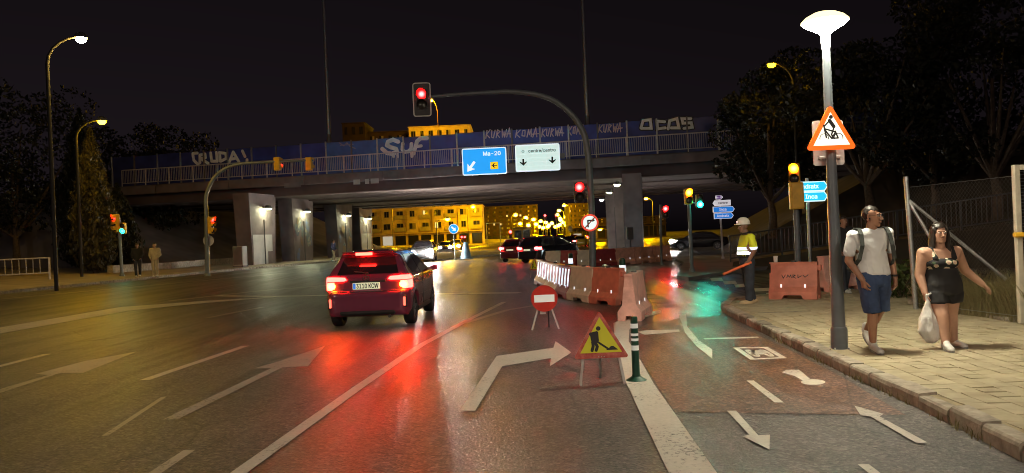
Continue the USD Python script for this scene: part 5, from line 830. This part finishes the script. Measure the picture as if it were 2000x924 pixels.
obj('long_hair', wrinkle(merge([hull(E_(sx * .074, .0, .04, (.022, .05, .05)), E_(sx * .09, .012, -.1, (.03, .05, .05)), E_(sx * .092, -.015, -.225, (.03, .034, .03))) for sx in (-1, 1)] + [hull(E_(0, .075, 0, (.075, .045, .06)), E_(0, .085, -.2, (.095, .045, .05)))], .012, 4), .018, 22, 6, (1, 1, .15)), A['hair'], w, smooth=True)
obj('top', merge([hull(((-.175, .0, 1.0), (.105, .14, .075)), ((-.0, .0, 1.0), (.105, .14, .075))), hull(((-.08, .02, 1.02), (.175, .135, .05)), ((-.08, .02, .88), (.172, .14, .04)))] + [hull((((-.19 if sx < 0 else .03), -.09, 1.06), (.03, .03, .03)), (((-.2 if sx < 0 else .045), .0, 1.185), (.03, .035, .015)), (((-.2 if sx < 0 else .045), .1, 1.12), (.03, .02, .02))) for sx in (-1, 1)], .016, 6), A['floral'], w, smooth=True)
obj('shorts', wrinkle(merge([hull(((-.08, .02, .93), (.182, .15, .04)), ((-.07, .02, .76), (.225, .185, .07)), ((-.07, .02, .66), (.228, .185, .07)))] + [hull((h, (.135, .15, .1)), (np.array(h) * .75 + np.array(kn) * .25 + (0, 0, -.03), (.132, .14, .03))) for h, kn in ((LL[0], LL[1]), (RL[0], RL[1]))], .018, 6), .014, 10, 4), A['blackcl'], w, smooth=True)
shoe(w, (-.17, -.15, .012), (-.205, -.39, .0), 'shoe', .95); shoe(w, (.02, .07, .0), (.09, -.17, .0), 'shoe', .95)
hb = np.array(LA[2]) + (.005, -.03, -.075); t = thing('carrier_bag', 'full white plastic carrier bag hanging from the woman\'s hand', 'bag', WP)
bg = merge([hull((hb, (.016, .014, .02)), (hb + (0, 0, -.1), (.05, .04, .03)), (hb + (0, 0, -.22), (.095, .08, .05))), hull((hb + (0, 0, -.2), (.09, .075, .05)), (hb + (.01, 0, -.36), (.125, .1, .09)), (hb + (.03, 0, -.45), (.085, .08, .06)))], .012, 3)
n_ = meshkit.fbm(bg.vertices * (26, 26, 7), 3, 3) - .5; bg.vertices = bg.vertices + bg.vertex_normals * (n_ * .035)[:, None]; obj('sack', bg, A['bag'], t, smooth=True)
obj('knot', merge([hull((hb + (0, 0, .06), (.02, .02, .015)), (hb, (.02, .016, .02))), hull((hb + (.0, 0, .05), .012), (hb + (.035, -.01, .075), (.014, .008, .01)))], .01, 2), A['bag'], t, smooth=True)
# ---- road worker, seen from the side
KP = gd(1463, 592, .12); wk = person('person', 'road worker in yellow high-visibility shirt and white helmet at the corner', (KP[0], KP[1], KP[2]), -PI / 2)
hp, hd = head((0, -.05, 1.53), .1, .98); sx = [(-.19, .02, 1.33), (.19, .02, 1.33)]
LA = [sx[0], (-.23, .07, 1.05), (-.2, -.04, .86)]; RA = [sx[1], (.235, .08, 1.06), (.2, -.03, .86)]; LL = [(-.1, .0, .84), (-.1, .02, .46), (-.1, .1, .09)]; RL = [(.1, .0, .84), (.1, -.0, .46), (.1, -.02, .09)]
sk = obj('body', merge(hp + [hull(((0, .0, 1.36), (.06, .065, .05)), ((0, -.025, 1.45), (.056, .06, .05))), hull((sx[0], .07), (sx[1], .07), ((0, -.01, .9), (.14, .13, .1)))] + chain(LA, [.058, .045, .032]) + chain(RA, [.058, .045, .032]) + chain(LL, [.09, .06, .04]) + chain(RL, [.09, .06, .04]) + hand(LA[2], (.03, -.2, -.9), (1, 0, 0), (0, -1, 0), 1.1) + hand(RA[2], (-.03, -.35, -.9), (-1, 0, 0), (0, -1, 0), 1.2), .014, 6), A['skin3'], wk, smooth=True); face_bits(sk, hd, None, .98)
sh_ = [hull((sx[0], (.075, .095, .05)), (sx[1], (.075, .095, .05)), ((0, -.02, 1.12), (.18, .155, .1))), hull(((0, -.02, 1.14), (.18, .155, .1)), ((0, -.03, .93), (.175, .165, .05)))]
for a in (LA, RA): d = np.array(a[1]) - np.array(a[0]); sh_.append(hull((a[0], .078), (np.array(a[0]) + d * .75, .072)))
st = wrinkle(merge(sh_, .018, 6), .016, 8, 8); obj('shirt', st, A['hivis'], wk, smooth=True); so = trimesh.Trimesh(st.vertices + st.vertex_normals * .005, st.faces, process=False); so.fix_normals(); si = trimesh.Trimesh(st.vertices - st.vertex_normals * .02, st.faces, process=False)
for z0, z1, m_ in ((1.065, 1.125, 'hiband'), (.975, 1.04, 'hiband'), (.8, .97, 'blackcl'), (1.04, 1.065, 'hivis')):
    q = (man(so) ^ Manifold.cube((2, 2, z1 - z0)).translate((-1, -1, z0))) - man(si)
    if q.num_tri() and m_ != 'hivis': obj('reflective_band' if m_ == 'hiband' else 'shirt_hem', totm(q), A[m_], wk, smooth=40)
obj('collar', MB().tube([(.075 * math.cos(a), -.005 + .08 * math.sin(a), 1.405 - .02 * math.sin(a + PI)) for a in np.linspace(0, 2 * PI, 16)], .018, 8, cap=False), A['blackcl'], wk, smooth=True)
obj('trousers', merge([hull(((0, -.02, .92), (.165, .15, .04)), ((0, 0, .8), (.18, .15, .06)))] + [hull((a[0], (.105, .12, .09)), (a[1], (.085, .095, .06))) for a in (LL, RL)] + [hull((a[1], (.085, .095, .06)), (a[2], (.07, .08, .05))) for a in (LL, RL)], .018, 6), A['dkden'], wk, smooth=True)
for a, yo in ((LL, .0), (RL, 0)): shoe(wk, (a[2][0], a[2][1] + .07, .0), (a[2][0] * 1.1, a[2][1] - .2, .0), 'boot')
hc = hd(0, .0, .06); obj('helmet', MB().lathe([(.128, -.012), (.13, 0), (.122, .01), (.118, .05), (.095, .1), (.05, .128), (0, .135)], 22, T=trimesh.transformations.translation_matrix(hc) @ np.diag([.9, 1.08, 1, 1.])), A['helmet'], wk, smooth=50)
obj('helmet_peak', MB().poly(affinity.scale(Point(0, 0).buffer(1, 10), .085, .05), .012, trimesh.transformations.translation_matrix(hd(0, -.135, .045))), A['helmet'], wk); obj('helmet_lamp', MB().sph(hd(0, -.125, .105), (.022, .02, .018), 1), A['work2'] if 'work2' in A else A['refl'], wk)
hw = KP + np.array([0, 0, 0]); Rw = rotz(-PI / 2)[:3, :3]; h0 = KP + Rw @ np.array((.195, -.075, .785)); t = thing('baton', 'orange baton held low in the road worker\'s hand', 'baton', h0)
obj('stick', MB().tube([(.09, 0, .04), (-.46, -.02, -.17)], .027, 10), A['orange'], t, smooth=40); obj('tip', MB().sph((-.46, -.02, -.17), .028, 1), A['orange'], t, smooth=True)
# ---- far figures
def walker(label, loc, rz, h, top, legs, skin='skin', stride=.18, extra=None, bag=False):
    t = person('person', label, loc, rz); s = h / 1.72; v = lambda *a: np.array(a) * s
    hp, hd = head(v(0, -.01, 1.58), 0, s); L = [v(-.09, 0, .88), v(-.09, -stride * .5, .48), v(-.07, -stride, .07)]; R = [v(.09, 0, .88), v(.09, stride * .3, .48), v(.07, stride * 1.2, .1)]
    a1 = [v(-.19, .02, 1.38), v(-.25, .03, 1.1), v(-.17, -.1, .95)]; a2 = [v(.19, .02, 1.38), v(.25, .03, 1.1), v(.17, -.12, .98)]; K = s
    obj('body', merge(hp + [hull((v(0, .01, 1.4), .06 * K), (v(0, 0, 1.5), .055 * K))] + chain(a1, [.055 * K, .045 * K, .032 * K]) + chain(a2, [.055 * K, .045 * K, .032 * K]) + chain(L, [.08 * K, .05 * K, .04 * K]) + chain(R, [.08 * K, .05 * K, .04 * K]) + hand(a1[2], (.1, -.1, -1), (1, 0, 0), (0, -1, 0), .6) + hand(a2[2], (-.1, -.1, -1), (-1, 0, 0), (0, -1, 0), .6), .025, 5), A[skin], t, smooth=True)
    obj('hair', merge([hull((hd(0, .02, .06), np.array((.08, .092, .066)) * s), (hd(0, .045, -.02), np.array((.075, .06, .07)) * s))], .02, 4), A['hair'], t, smooth=True)
    obj('jacket', merge([hull((a1[0], .08 * K), (a2[0], .08 * K), (v(0, .02, 1.05), np.array((.18, .13, .1)) * s)), hull((v(0, .02, 1.05), np.array((.18, .13, .1)) * s), (v(0, .02, .85), np.array((.18, .14, .05)) * s))] + chain(a1, [.075 * K, .065 * K, .05 * K]) + chain(a2, [.075 * K, .065 * K, .05 * K]), .025, 6), A[top], t, smooth=True)
    obj('trousers', merge([hull((v(0, 0, .9), np.array((.16, .12, .05)) * s), (L[0], .1 * K), (R[0], .1 * K))] + chain(L, [.1 * K, .075 * K, .06 * K]) + chain(R, [.1 * K, .075 * K, .06 * K]), .025, 5), A[legs], t, smooth=True)
    for q in (L, R): shoe(t, q[2] + (0, .06, -.07), q[2] + (0, -.18, -.07), 'shoe')
    return t
p = gd(304, 541, .12); beige = A.setdefault('beige', mat('beige_cloth', (.42, .36, .24), .85)); walker('person in beige clothes standing on the left pavement facing the road', p, .1, 1.68, 'beige', 'beige', 'skin2', .05)
p = gd(270, 541, .12); walker('dark-clothed person barely visible left of the one in beige', p, .3, 1.68, 'blackcl', 'dkden', 'skin3', .1)
p = gd(627, 515, .12); A['navy'] = mat('navy_cloth', (.04, .05, .1), .85); walker('person in navy walking under the bridge between the left piers', p + (0, 4, 0), 1.2, 1.7, 'navy', 'beige', 'skin', .2)
p = gd(1652, 572, Z1); walker('dark-clothed person mostly hidden behind the lamp pole', p, .2, 1.7, 'blackcl', 'dkden', 'skin3', .1)
# ================================================================== trees, grass, fences
def leafmat(name, col):
    return usdkit.material(stage, '/World/Looks/' + name, {'g': ('geometry', {}), 'r': ('rgb_ramp', {'ramp': [(0., tuple(np.array(col) * .55)), (1., tuple(np.array(col) * 1.5))]}), 'd': ('principled_bsdf', {'roughness': .6}), 't': ('translucent_bsdf', {}), 'm': ('mix_closure', {'fac': .25})},
        [('g.random_per_island', 'r.fac'), ('r.color', 'd.base_color'), ('r.color', 't.color'), ('d.BSDF', 'm.closure1'), ('t.BSDF', 'm.closure2')], surface='m.closure')
A['leaf'] = leafmat('leaf', (.02, .025, .012)); A['cyp'] = leafmat('cypress_leaf_lit', (.11, .1, .05)); A['grass'] = leafmat('grass_blade', (.4, .36, .15)); A['plant'] = leafmat('plant_leaf', (.1, .15, .03))  # lamplight put into the cypress leaf colour, night dark into the tree leaf
def leaves(C, size, aspect=.5, up=0., seed=0):
    r = np.random.default_rng(seed); n = len(C); d = r.normal(size=(n, 3)); d[:, 2] += up; d /= np.linalg.norm(d, axis=1)[:, None]; q = np.cross(d, r.normal(size=(n, 3))); q /= np.linalg.norm(q, axis=1)[:, None]
    s = size * r.uniform(.6, 1.4, (n, 1)); V = np.stack([C - d * s, C + q * s * aspect, C + d * s, C - q * s * aspect], 1).reshape(-1, 3); i = np.arange(n)[:, None] * 4
    return MB().raw(V, np.vstack([i + [0, 1, 2], i + [0, 2, 3]]))
def crown_points(n, H, R, z0, seed, clumps=26):
    r = np.random.default_rng(seed); c = r.normal(size=(clumps, 3)); c /= np.linalg.norm(c, axis=1)[:, None]; c *= r.uniform(.35, 1, (clumps, 1)) ** .5; c = c * (R, R, (H - z0) / 2) + (0, 0, (H + z0) / 2)
    k = r.integers(clumps, size=n); o = r.normal(size=(n, 3)); o /= np.linalg.norm(o, axis=1)[:, None]; rad = r.uniform(.4, 1., (n, 1)) ** .4 * (R * .34) * r.uniform(.7, 1.2, clumps)[k][:, None]; return c[k] + o * rad * (1, 1, .8), c
def tree(name, label, loc, H, R, z0, seed, n=6000, size=.15):
    t = thing(name, label, 'tree', loc); P, c = crown_points(n, H, R, z0, seed); obj('crown', leaves(P, size, .5, 0, seed), A['leaf'], t, kind='stuff' if False else None)
    obj('trunk', MB().tube([(0, 0, -.3), (.1, 0, z0 * .5), (0, .1, z0), (.05, 0, (z0 + H) / 2)], [.28, .22, .17, .07], 9), A['bark'], t, smooth=60)
    for q in c[:7]: obj('limb', MB().tube([(0, .08, z0 * .9), (q * .5 + (0, 0, z0 * .4)), q], [.12, .08, .02], 6), A['bark'], t)
    return t
def cypress(label, loc, H, R, seed, n=5200, lm='leaf'):
    t = thing('cypress', label, 'tree', loc); r = np.random.default_rng(seed); z = r.uniform(.01, 1, n) ** 1.15; rr = R * np.sin(np.clip(z * 1.02 + .0, 0, 1) ** .55 * PI) ** .7 * (1 - z * .25) * r.uniform(.55, 1.08, n); a = r.uniform(0, 2 * PI, n); rr *= 1 + .18 * np.sin(a * 5 + z * 17)
    obj('crown', leaves(np.c_[rr * np.cos(a), rr * np.sin(a), .3 + z * (H - .3)], .17, .38, 1.6, seed), A[lm], t); obj('trunk', MB().tube([(0, 0, -.2), (0, 0, H * .8)], [.16, .03], 8), A['bark'], t); return t
p = at(187, 530, 43); cypress('tall pointed cypress under the left sodium lamp', (p[0], 43, .5), at(180, 252, 43)[2] - .5, 1.15, 3, lm='cyp')
p = at(95, 530, 46); cypress('broad dark cypress left of the pointed one', (p[0], 50, .6), 10.5, 1.7, 4)
p = at(235, 530, 47); cypress('low dark cypress filling in right of the pointed one', (p[0], 47, .6), 5.2, 1.2, 5, 3000)
for i, (x, Y, H, R, lab) in enumerate([(30, 50, 12, 4.5, 'dark broad tree at the far left edge'), (330, 66, 13, 4., 'dark tree by the left end of the bridge, behind the signals'), (255, 72, 12, 4.5, 'dark tree at the left bridge end, behind the cypresses'), (130, 62, 13.5, 5, 'dark tree behind the two cypresses')]):
    p = at(x, 500, Y); tree('tree', lab, (p[0], Y, .6), H, R, 2.6, 20 + i)
for i, (x, Y, z, H, R, lab) in enumerate([(1510, 44, 1.2, 10.5, 2.9, 'dark tree hiding the right end of the bridge'), (1560, 47, 2., 10, 3.6, 'dark tree right of the bridge end, behind the yellow signal'), (1700, 38, 1.6, 9.5, 3.8, 'dark tree on the bank above the walking man'), (1830, 42, 2., 12, 4.5, 'tall dark tree on the bank above the woman'), (1950, 36, 1.6, 11, 4.2, 'dark tree at the right edge of the picture')]):
    p = at(x, 500, Y); tree('tree', lab, (p[0], Y, z), H, R, 2.0, 40 + i)
# bank behind the fence with its own railing, rising to the right
p0, p1 = at(1700, 470, 30), at(2080, 330, 22); bank = [(p0[0] - 2, 30.5), (p1[0] + 14, 20.), (p1[0] + 30, 60.), (p0[0] + 2, 60.)]
def prism(a, b, h0, h1, d):                          # sloping bank whose crest climbs from h0 at a to h1 at b
    a, b = np.array(a, float), np.array(b, float); u = (b - a) / np.linalg.norm(b - a); q = np.array([-u[1], u[0]]); V = []
    for P, h in ((a, h0), (b, h1)): V += [(*(P - q * h * 1.2), -.05), (*P, h), (*(P + q * d), h), (*(P + q * d), -.05)]
    return MB().raw(V, [(0, 1, 5, 4), (1, 2, 6, 5), (2, 3, 7, 6), (0, 3, 2, 1), (4, 5, 6, 7)])
RA_, RB_ = (8.6, 30.), (24., 21.); obj('bank', prism(RA_, RB_, .3, 2.4, 30), A['soil'], kind='structure')
t = thing('bank_railing', 'dim railing climbing along the bank behind the chain-link fence', 'railing', (0, 0, 0)); a, b = np.array([*RA_, .3]), np.array([*RB_, 2.4]); a[1] += .4; b[1] += .4
for z in (1.0, .12): obj('rail', MB().tube([a + (0, 0, z), b + (0, 0, z)], .03, 8), A['dgrey'], t)
for i in range(10): q = a + (b - a) * i / 9; obj('post', MB().box(q + (0, 0, .5), (.06, .06, 1.05)), A['dgrey'], t)
mb = MB()
for i in range(120): q = a + (b - a) * i / 119; mb.box(q + (0, 0, .56), (.022, .022, .86))
obj('bars', mb, A['dgrey'], t, kind='stuff')
# verge: grass, weeds and the leafy plants
VP = Polygon([(7.45, 14.2), (8.3, 14.7), (12, 15.5), (26, 16.6), (26, 10), (9.2, 8.5), (7.85, 11.5)])
def scatter(poly, n, seed):
    r = np.random.default_rng(seed); x0, y0, x1, y1 = poly.bounds; out = []
    while len(out) < n:
        q = (r.uniform(x0, x1), r.uniform(y0, y1))
        if poly.contains(Point(q)): out.append(q)
    return np.array(out)
def blades(P, h, seed, w=.008, z=.12):
    r = np.random.default_rng(seed); n = len(P); a = r.uniform(0, 2 * PI, n); H = h * r.uniform(.4, 1.3, n); l = r.normal(0, .35, (n, 2)) * H[:, None]; c = np.c_[np.cos(a), np.sin(a)] * w; m_ = P + l * .35
    V = np.stack([np.c_[P - c, np.full(n, z)], np.c_[P + c, np.full(n, z)], np.c_[m_ + c * .7, z + H * .6], np.c_[m_ - c * .7, z + H * .6], np.c_[P + l, z + H]], 1).reshape(-1, 3); i = np.arange(n)[:, None] * 5
    return MB().raw(V, np.vstack([i + [0, 1, 2], i + [0, 2, 3], i + [3, 2, 4]]))
FPw, GPw = gd(1789, 604, .12)[:2], gd(1996, 632, .12)[:2]
g_ = scatter(VP.intersection(sbox(7, 8, 15, 17)), 15000, 1); g_ = g_[meshkit.fbm(np.c_[g_ * .9, g_[:, :1] * 0], 3, 4) > .36]
obj('grass', blades(g_, .52, 2, .008), A['grass'], label='rough dry grass behind the fence at the right', cat='grass', kind='stuff')
kp2 = LineString(kp[:-2]); wd = []
for i in range(240):
    s = rng.choice([1.2, 3.0, 4.2, 5.0, 6.2, 7.6]) + rng.normal() * .25 + 2.; q = kp2.interpolate(float(s)).coords[0]; wd.append((q[0] - .015 + rng.normal() * .02, q[1]))
fl_ = np.array([FPw + (GPw - FPw) * t_ for t_ in np.random.default_rng(9).uniform(-.05, 1.1, 1500)]) + np.abs(np.random.default_rng(10).normal(0, .22, (1500, 1))) * np.array([[1., .1]]) + .08
obj('fence_weeds', blades(fl_, .62, 11, .009, .1), A['grass'], label='tall dry weeds along the foot of the fence', cat='weeds', kind='stuff')
obj('kerb_weeds', blades(np.array(wd), .07, 5, .004, .0), A['grass'], label='weeds growing in the joint along the kerb', cat='weeds', kind='stuff')
for i, (x, y, Y, H, R, lab) in enumerate([(1760, 575, 15.2, .8, .55, 'leafy shrub at the foot of the fence post'), (1735, 580, 15.6, .6, .4, 'small shrub between the walking man and the fence post')]):
    p = at(x, y, Y); t = thing('shrub', lab, 'shrub', (p[0], Y, .12)); r = np.random.default_rng(60 + i); n = 420; C = r.normal(size=(n, 3)); C /= np.linalg.norm(C, axis=1)[:, None]; C = C * (R, R, H / 2) * r.uniform(.4, 1, (n, 1)) + (0, 0, H / 2)
    obj('foliage', leaves(C, .07, .42, .8, i), A['plant'], t); 
    for a in range(5): obj('stem', MB().tube([(0, 0, 0), (R * .5 * math.cos(a * 1.3), R * .5 * math.sin(a * 1.3), H * .7)], [.014, .005], 6), A['bark'], t)
# chain-link fence: end post, braces, wires; gate frame at the right edge
FP = gd(1789, 604, .12); GP = gd(1996, 632, .12); Fh = at(1769, 345, FP[1])[2] - .12
t = thing('chain_link_fence', 'chain-link fence with leaning braced end post behind the woman', 'fence', FP); top = at(1769, 345, FP[1]) - FP; d = GP - FP; d[2] = 0; L_ = np.linalg.norm(d); u = d / L_
obj('post', MB().tube([(0, 0, 0), top], .04, 10), A['galv'], t, smooth=40)
hp_ = top * .83
for q in (at(1862, 462, FP[1] - .3) - FP, at(1825, 478, FP[1] - .2) - FP): obj('brace', MB().tube([hp_, hp_ + (q - hp_) * 2.1], .028, 8), A['galv'], t, smooth=40)
mb = MB(); Hm = Fh * .92; pit = .075
for i in range(-int(Hm / pit), int(L_ / pit) + 1):
    for sgn in (1, -1):
        s0 = i * pit if sgn > 0 else i * pit + Hm; k0, k1 = max(0., -s0 / sgn) if sgn > 0 else max(0., s0 - L_), min(Hm, L_ - s0) if sgn > 0 else min(Hm, s0)
        if k1 > k0: mb.tube([u * (s0 + sgn * k0) + (0, .03 if sgn > 0 else .026, k0), u * (s0 + sgn * k1) + (0, .03 if sgn > 0 else .026, k1)], .0015, 3, cap=False)
obj('wire_mesh', mb, A['wire'], t, kind='stuff')
for z in (Hm, .1): obj('tension_wire', MB().tube([(0, .02, z), u * L_ + (0, .02, z)], .003, 4), A['galv'], t)
t = thing('gate', 'pale metal gate frame with fine mesh at the right edge', 'gate', GP); gt = at(1984, 322, GP[1]) - GP; gh = gt[2]; gx = np.array([1.3, -.35, 0]); A['gatew'] = mat('gate_paint', (.5, .46, .36), .5, .1)
obj('upright', MB().box((0, 0, gh / 2), (.09, .07, gh), bevel=.012), A['gatew'], t); obj('upright', MB().box((*gx[:2], gh / 2), (.09, .07, gh), bevel=.012), A['gatew'], t); obj('top_bar', MB().bar((0.045, 0, gh - .04), gx * .97 + (0, 0, gh - .04), .065, .07), A['gatew'], t)
obj('latch', MB().box((-.02, -.05, gh * .56), (.16, .06, .07), bevel=.015), A['yellow'], t); mb = MB()
for i in range(1, 26): mb.tube([gx * i / 26 + (0, 0, .1), gx * i / 26 + (0, 0, gh - .08)], .003, 3)
for i in range(1, 46): mb.tube([(0, 0, gh * i / 46), gx + (0, 0, gh * i / 46)], .003, 3)
obj('wire_mesh', mb, A['galv'], t, kind='stuff')
